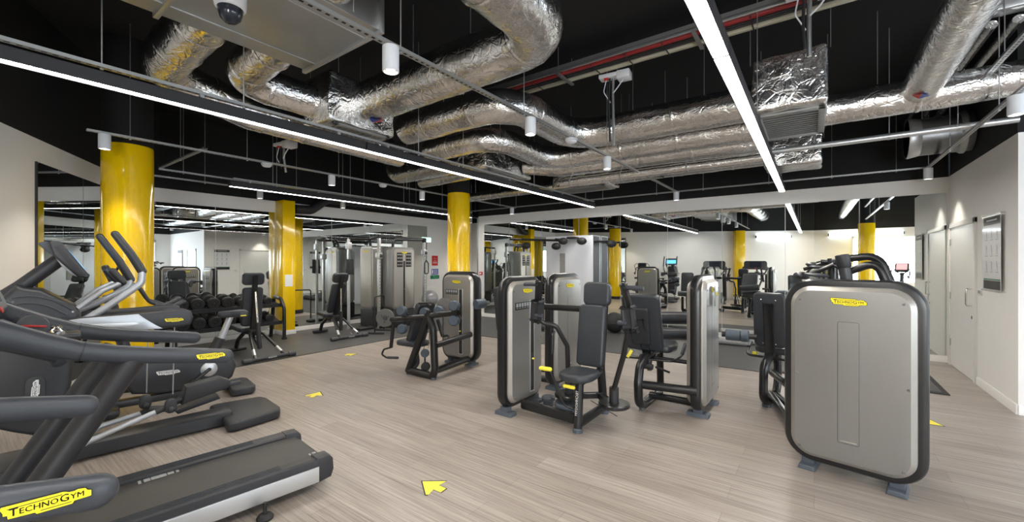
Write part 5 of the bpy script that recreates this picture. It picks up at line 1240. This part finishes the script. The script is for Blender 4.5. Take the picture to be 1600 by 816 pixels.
# ---- adjustable benches
def bench(loc, yaw, rec, label):
    """+x = side of the wide front bar, behind the sitter"""
    t = thing('weight_bench', label, 'bench', loc, yaw, 'adjustable weight benches')
    b = MB(); b.tube([(.56, -.38, .04), (.56, .38, .04)], .030, 14); fb = b.build('floor_bar', 'dark_grey', t)
    for s in (-1, 1):
        b = MB(); b.cyl((.56, s * .28, .04), (.56, s * .40, .04), .040, 16, .006); b.build('end_sleeve', 'rail_grey', fb)
    b = MB(); b.box((.5935, .02, .045), (.004, .13, .022)); b.build('maker_plate', 'icon_grey', fb)
    b = MB(); b.cyl((-.62, -.16, .035), (-.62, .16, .035), .034, 14, .006); b.build('floor_bar', 'dark_grey', t)
    for s in (-1, 1):
        b = MB(); b.tube([(.56, s * .22, .05), (.12, s * .10, .36), (.02, s * .05, .38)], .024, 12, .08); fr = b.build('main_tube', 'black', t)
        b = MB(); b.tube([(.50, s * .204, .092), (.40, s * .176, .163)], .0252, 12); b.build('silver_sleeve', 'alu', fr)
    b = MB(); b.tube([(-.62, 0, .04), (-.55, 0, .20), (-.30, 0, .36), (.08, 0, .37)], .034, 12, .12); b.build('spine_tube', 'black', t)
    pad(t, 'seat', frame_T((-.33, 0, .435), (0, 1, 0), (1, 0, -.10)), .30, .40, .075, .06)
    d = V((math.cos(R(rec)), 0, math.sin(R(rec)))); h = V((-.08, 0, .45))
    pad(t, 'backrest', frame_T(h + d * .36, (0, 1, 0), d), .31, .64, .075, .05)
    n = V((d.z, 0, -d.x))
    b = MB(); b.span(h + n * .06 - d * .03, h + d * .88 + n * .06, .055, .045, .012, up=(0, 1, 0)); b.build('back_post', 'black', t)
    pad(t, 'headrest', frame_T(h + d * .82 + n * .0, (0, 1, 0), d), .33, .20, .08, .055)
    a = h + d * .62 + n * .09; c = V((.22, 0, .14))
    b = MB(); b.tube([a, a + (c - a) * .6], .017, 12); b.build('adjust_rod', 'chrome', t)
    b = MB(); b.tube([a + (c - a) * .55, c], .036, 14); b.build('adjust_sleeve', 'black_matte', t)
    b = MB(); b.tube([c, V((.0, 0, .33))], .022, 10); b.build('lower_link', 'black', t)
    b = MB(); b.box((.0, 0, .40), (.12, .14, .07), bev=.015); b.build('hinge_block', 'black_matte', t)
    return t
bench((-7.50, 3.05, .010), R(2), 84, 'adjustable bench with upright back in front of the dumbbell rack')
bench((-8.12, 4.88, .010), R(-2), 70, 'adjustable bench with reclined back in front of the cable towers')

# ---- cable station: two towers, uprights, top arms and pulleys
t = thing('cable_station', 'tall silver cable pulley station with two towers against the mirrors', 'gym machine', (-8.5, 6.6, .010)); o = V((-8.5, 6.6, .010)); C = lambda x, y, z: V((x, y, z)) - o
def ctower(T, W, H, window):
    L = lambda P, y: [(a, y, b) for a, b in P]; h = .19
    rr = lambda e: rrect(W - 2 * e, H - .42 - 2 * e, max(.02, .10 - e), 8, 0, (H + .42) / 2)
    b = MB(T); b.loft([L(rr(.012), -h), L(rr(0), -h + .02), L(rr(0), h - .02), L(rr(.012), h)]); sh = b.build('tower_shell', 'silver', t)
    b = MB(T); b.slab(rrect(W - .01, .42, .03, 4, 0, .215), (0, -h + .004, 0), X_, Z_, (0, 2 * h - .008, 0), .01); b.build('dark_plinth', 'dark_grey', t)
    b = MB(T); b.slab(rrect(W - .08, H - .52, .07, 6, 0, (H + .42) / 2), (0, -h - .003, 0), X_, Z_, (0, -.010, 0), .004); fp = b.build('front_panel', 'silver_edge', t)
    badge(fp, (0, -h - .014, H - .13), X_, Z_, .16, T=T)
    if window:
        b = MB(T); b.slab(rrect(W - .08, H - .52, .07, 6, 0, (H + .42) / 2), (0, h + .003, 0), X_, Z_, (0, .010, 0), .004); bp = b.build('back_panel', 'silver_edge', t)
        badge(bp, (0, h + .014, H - .13), -X_, Z_, .16, T=T)
        b = MB(T); b.box((0, -h - .014, 1.02), (.045, .006, 1.1)); b.build('stack_window', 'ink', fp)
        b = MB(T)
        for s in (-1, 1): b.box((s * .13, -h - .0145, 1.60), (.17, .004, .34), bev=.001)
        b.slot(1)
        for s in (-1, 1):
            for r in range(4):
                for c in range(3): b.sphere((s * .13 + (c - 1) * .05, -h - .017, 1.72 - r * .08), .018, (1, .2, 1), 8)
        b.build('exercise_icons', ['ink', 'icon_grey'], fp)
        b = MB(T); b.cyl((0, -h - .015, .9), (0, -h - .04, .9), .014, 10); b.build('selector_pin', 'chrome', fp)
    else:
        b = MB(T)
        for k in range(18): b.box((W / 2 + .003, -.02, .55 + k * .07), (.006, .10, .05))
        b.build('weight_stack', 'dark_grey', sh)
ctower(LT(*C(-8.66, 6.19, 0).xy), .50, 1.93, False)
ctower(LT(*C(-8.14, 6.54, 0).xy, 0, PI / 2), .67, 1.90, True)
for x, y in ((-8.20, 6.02), (-8.15, 7.36)):
    b = MB(); b.box(C(x, y, 1.08), (.07, .06, 2.14), bev=.012); u = b.build('white_upright', 'alu', t)
    b = MB()
    for k in range(22): b.cyl(C(x + .034, y, .35 + k * .075), C(x + .037, y, .35 + k * .075), .010, 8)
    b.build('adjust_holes', 'ink', u)
    b = MB(); b.box(C(x, y, 1.80 if y > 7 else 1.7), (.12, .13, .15), bev=.02); cg = b.build('pulley_carriage', 'alu', t)
    b = MB(); b.lathe([(0, -.02), (.035, -.02), (.04, -.012), (.03, 0), (.04, .012), (.035, .02), (0, .02)], C(x + .07, y, 1.79 if y > 7 else 1.7), (0, 1, 0), 18); b.build('pulley_wheel', 'black_matte', cg)
b = MB(); b.tube([C(-8.70, 6.15, 1.90), C(-8.70, 6.12, 2.11), C(-8.18, 6.02, 2.15)], .032, 14, .10); b.tube([C(-8.14, 6.36, 1.86), C(-8.14, 6.38, 2.10), C(-8.15, 7.40, 2.12)], .032, 14, .12); b.tube([C(-8.20, 6.0, 2.17), C(-8.15, 7.38, 2.15)], .020, 12); b.box(C(-8.2, 6.02, 2.16), (.1, .1, .1), bev=.02); b.box(C(-8.15, 7.36, 2.12), (.09, .1, .12), bev=.02); b.build('top_arms', 'black', t)
b = MB(); b.tube([C(-8.62, 6.10, 1.9), C(-8.62, 6.05, 2.12), C(-8.7, 5.55, 2.10)], .030, 14, .09); b.build('side_arm', 'black', t)
b = MB(); b.box(C(-8.7, 5.56, 1.93), (.10, .12, .16), bev=.02); b.tube([C(-8.7, 5.56, 2.10), C(-8.7, 5.56, 1.95)], .02, 10); b.build('pulley_carriage', 'alu', t)
b = MB(); b.box(C(-8.7, 5.56, 1.05), (.05, .05, 2.08)); b.build('white_upright', 'alu', t)
h = part_tube(t, 'pull_cord', [C(-8.07, 7.36, 1.74), C(-8.07, 7.36, 1.60)], .006, 'black', 8)
part_tube(h, 'stirrup_handle', [C(-8.07, 7.36, 1.60), C(-8.07, 7.30, 1.52), C(-8.07, 7.30, 1.26), C(-8.07, 7.43, 1.26), C(-8.07, 7.43, 1.52), C(-8.07, 7.36, 1.60)], .014, 'black', bend=.04)
h = part_tube(t, 'pull_cord', [C(-8.66, 5.56, 1.86), C(-8.66, 5.56, 1.60)], .006, 'black', 8)
b = MB()
for s in (-1, 1): b.slab([(-.045, 0), (.045, 0), (.06, -.36), (-.05, -.34)], C(-8.67, 5.56 + s * .05, 1.62), Y_, Z_, (.015, 0, 0), .005)
b.build('strap_handles', 'black_matte', h)
b = MB(); b.box(C(-8.18, 6.7, .04), (.06, 1.4, .06), bev=.015); b.build('base_rail', 'black', t)

# ---- small things round the station
def hoop(loc, yaw, label):
    t = thing('hoop_stand', label, 'stand', loc, yaw)
    b = MB(); b.tube([(0, -.22, .02), (0, -.22, .80), (0, .22, .80), (0, .22, .02)], .017, 12, .06); b.build('bent_hoop', 'black', t)
    for s in (-1, 1):
        b = MB(); b.box((0, s * .22, .02), (.42, .05, .04), bev=.008); b.build('foot_bar', 'black_matte', t)
    return t
hoop((-7.72, 5.68, .010), R(28), 'black bent tube hoop stand on the rubber floor in front of the cable towers')
t = thing('cable_attachment', 'small chrome triangle cable handle lying on the rubber floor beside the hoop stand', 'handle', (-8.05, 5.30, .010))
b = MB(); b.tube([(0, -.10, .012), (.12, 0, .012), (0, .10, .012), (0, -.10, .012)], .010, 10, .02); b.build('triangle_bar', 'chrome', t)
b = MB(); b.tube([(0, -.09, .016), (0, .09, .016)], .016, 10); b.build('grip', 'black_matte', t)
t = thing('rope_attachment', 'short black grips lying on the rubber floor at the foot of the cable tower', 'handle', (-8.3, 5.72, .010))
for k in range(2):
    b = MB(); b.tube([(-.05 + k * .1, -.16, .035), (-.05 + k * .1, .16, .035)], .034, 12, round_end=True); b.build('grip', 'black_matte', t)
b = MB(); b.tube([(-.05, .19, .04), (0, .26, .04), (.05, .19, .04)], .012, 8, .03); b.build('cord', 'black', t)
t = thing('exercise_ball', 'silver exercise ball on a low ring stand beyond the cable station', 'ball', (-8.75, 8.12, .29), 0)
b = MB(); b.sphere((0, 0, .24), .235, n=28); b.build('inflated_ball', 'ball_silver', t)
t = thing('ball_stand', 'black ring stand under the silver exercise ball', 'stand', (-8.75, 8.12, .010))
b = MB(); b.tube([(.15 * math.cos(a * PI / 12), .15 * math.sin(a * PI / 12), .34) for a in range(24)], .014, 10, closed=True); b.build('ring', 'black', t)
for k in range(3):
    a = k * 2 * PI / 3; b = MB(); b.tube([(.15 * math.cos(a), .15 * math.sin(a), .34), (.19 * math.cos(a), .19 * math.sin(a), .0)], .013, 10); b.build('leg', 'black', t)

# ---- training cabinet with ball grips on the mirrored back wall
t = thing('training_cabinet', 'tall pale grey training cabinet with black open side standing at the mirrored back wall', 'cabinet', (-4.62, YC - .02, .010)); o = V((-4.62, YC - .02, .010)); C = lambda x, y, z: V((x, y, z)) - o
cx0, cx1, cy = -5.30, -4.06, 8.72
b = MB(); b.box(C((cx0 + cx1) / 2, cy + .01, 1.10), (cx1 - cx0, .03, 2.14), bev=.003); b.build('front_board', 'cab_white', t)
b = MB(); b.box(C(cx1 - .015, (cy + YC) / 2 - .02, 1.10), (.022, .30, 2.08)); b.build('side_board', 'black_matte', t)
b = MB(); b.box(C(cx0 + .012, (cy + YC) / 2 - .01, 1.10), (.02, .36, 2.12)); b.build('side_board', 'cab_white', t)
b = MB(); b.box(C((cx0 + cx1) / 2, (cy + YC) / 2 - .01, 2.16), (cx1 - cx0, .38, .02)); b.box(C((cx0 + cx1) / 2, (cy + YC) / 2 - .01, .03), (cx1 - cx0 - .04, .36, .05)); b.box(C(cx1 - .012, YC - .05, 1.1), (.026, .03, 2.12)); b.build('frame_edge', 'cab_white', t)
p = on(879, 406, Y=cy - .01); b = MB(); b.box(C(p.x, cy - .013, 1.40), (.14, .012, .72)); b.build('textured_strip', 'stone_grey', t)
def grip(c, parent, r=.098, ax=(.35, -.1, .3)):
    b = MB(); b.sphere((0, 0, 0), r, (1.15, 1, .85), 16); b.build('ball_grip', 'rubber', parent, T=Matrix.Translation(c))
bar = part_tube(t, 'pull_up_bar', [on(797, 374, Y=8.35) - o, on(873, 376, Y=8.35) - o], .026)
for x in (812, 868): part_tube(t, 'bar_bracket', [on(x, 373.6, Y=8.35) - o, V(on(x + 1, 373.6, Y=8.35) - o) + V((.05, .76, 0))], .02)
for x, y in ((822, 384), (869, 385)): grip(on(x, y, Y=8.30) - o, bar)
for x in (884, 905):
    h = part_tube(t, 'grip_arm', [V(on(x, 376, Y=8.7) - o), on(x - 3 + (x > 890) * 7, 377, Y=8.45) - o], .022); grip(on(x - 4 + (x > 890) * 8, 377, Y=8.42) - o, h)
b = MB(); p = on(895, 372, Y=8.62) - o; b.box(p, (.24, .2, .05), bev=.015); b.build('grip_bracket', 'black', t)
h = part_tube(t, 'pull_up_bar', [C(cx1 - .02, 8.80, 2.02), C(cx1 + .42, 8.80, 2.02)], .022); grip(C(cx1 + .42, 8.78, 1.96), h)
t = thing('medicine_ball', 'black exercise ball on the floor at the mirrored back wall, right of the cabinet', 'ball', (-3.55, 8.72, .010))
b = MB(); b.sphere((0, 0, .22), .22, n=28); b.build('ball_skin', 'rubber', t)
b = MB(); b.tube([(.221 * math.cos(a * PI / 16), .221 * math.sin(a * PI / 16), .22) for a in range(32)], .004, 6, closed=True); b.build('seam_band', 'dark_grey', t)
t = thing('ball_rack', 'small black tube rack beside the black exercise ball at the mirror', 'rack', (-3.15, 8.82, .010))
for s in (-1, 1):
    b = MB(); b.tube([(s * .14, -.16, .0), (s * .14, -.12, .42), (s * .14, .14, .42), (s * .14, .16, 0)], .014, 10, .04); b.build('side_hoop', 'black', t)
for z, y in ((.2, -.14), (.41, .0)):
    b = MB(); b.tube([(-.14, y, z), (.14, y, z)], .012, 10); b.build('cross_bar', 'black', t)
# ---- foam rollers lying along the mirror
def roller(p, q, r, m, label):
    p, q = V(p), V(q); t = thing('foam_roller', label, 'roller', (p + q) / 2 - V((0, 0, r)), 0, 'foam rollers by the mirror'); o = V(t.location); d = (q - p).normalized()
    b = MB(); b.tube([p - o, p - o + d * .012, q - o - d * .012, q - o], [r - .012, r, r, r - .012], 26); b.build('foam_body', m, t)
    b = MB(); b.lathe([(r * .45, 0), (r * .45, .003), (r * .30, .003), (r * .30, 0)], q - o, d, 20); b.build('end_ring', 'dark_grey', t)
roller((-1.58, 8.68, .096), (-.96, 8.70, .096), .085, 'roller_white', 'speckled grey foam roller lying on the rubber floor right of the leg machine tower')
roller((-1.52, 8.95, .096), (-.86, 8.96, .096), .085, 'roller_white', 'speckled grey foam roller lying closest to the mirror behind the other roller')
roller((-2.75, 8.95, .10), (-1.65, 8.95, .10), .09, 'rubber', 'long black foam roller lying along the mirror behind the leg machine seat')

# ---- daylight from the side room windows and from the added window behind
for (y, s) in ((4.65, 2.4), (1.5, 2.5), (2.7, 3.0)):
    l = bpy.data.lights.new('window_daylight', 'AREA'); l.shape = 'RECTANGLE'; l.size = 1.6; l.size_y = s; l.energy = 28; l.color = (.80, .90, 1.0)
    o = bpy.data.objects.new('window_daylight', l); col.objects.link(o); o.location = (XR - .12, y, 1.65); o.rotation_euler = (0, PI / 2, 0)
    if y == 2.7: o.location = (y, YK + .12, 1.65); o.rotation_euler = (PI / 2, 0, 0); l.size, l.size_y = 2.9, 1.6; l.energy = 150; l.color = (.92, .96, 1.0)  # strong lamp at the added rear window, lifts front faces and upper walls

# ================================================================== RENDER SETTINGS
w = bpy.data.worlds.new('world'); sc.world = w; w.use_nodes = True
w.node_tree.nodes['Background'].inputs[0].default_value = (.5, .6, .7, 1); w.node_tree.nodes['Background'].inputs[1].default_value = .02
vs = sc.view_settings; vs.view_transform = 'Standard'; vs.look = 'None'; vs.gamma = 1.0; vs.use_curve_mapping = False; vs.exposure = 1.0
sc.cycles.max_bounces = 12; sc.cycles.glossy_bounces = 8; sc.cycles.use_denoising = True; sc.cycles.sample_clamp_indirect = 6.0
sc.cycles.caustics_reflective = True
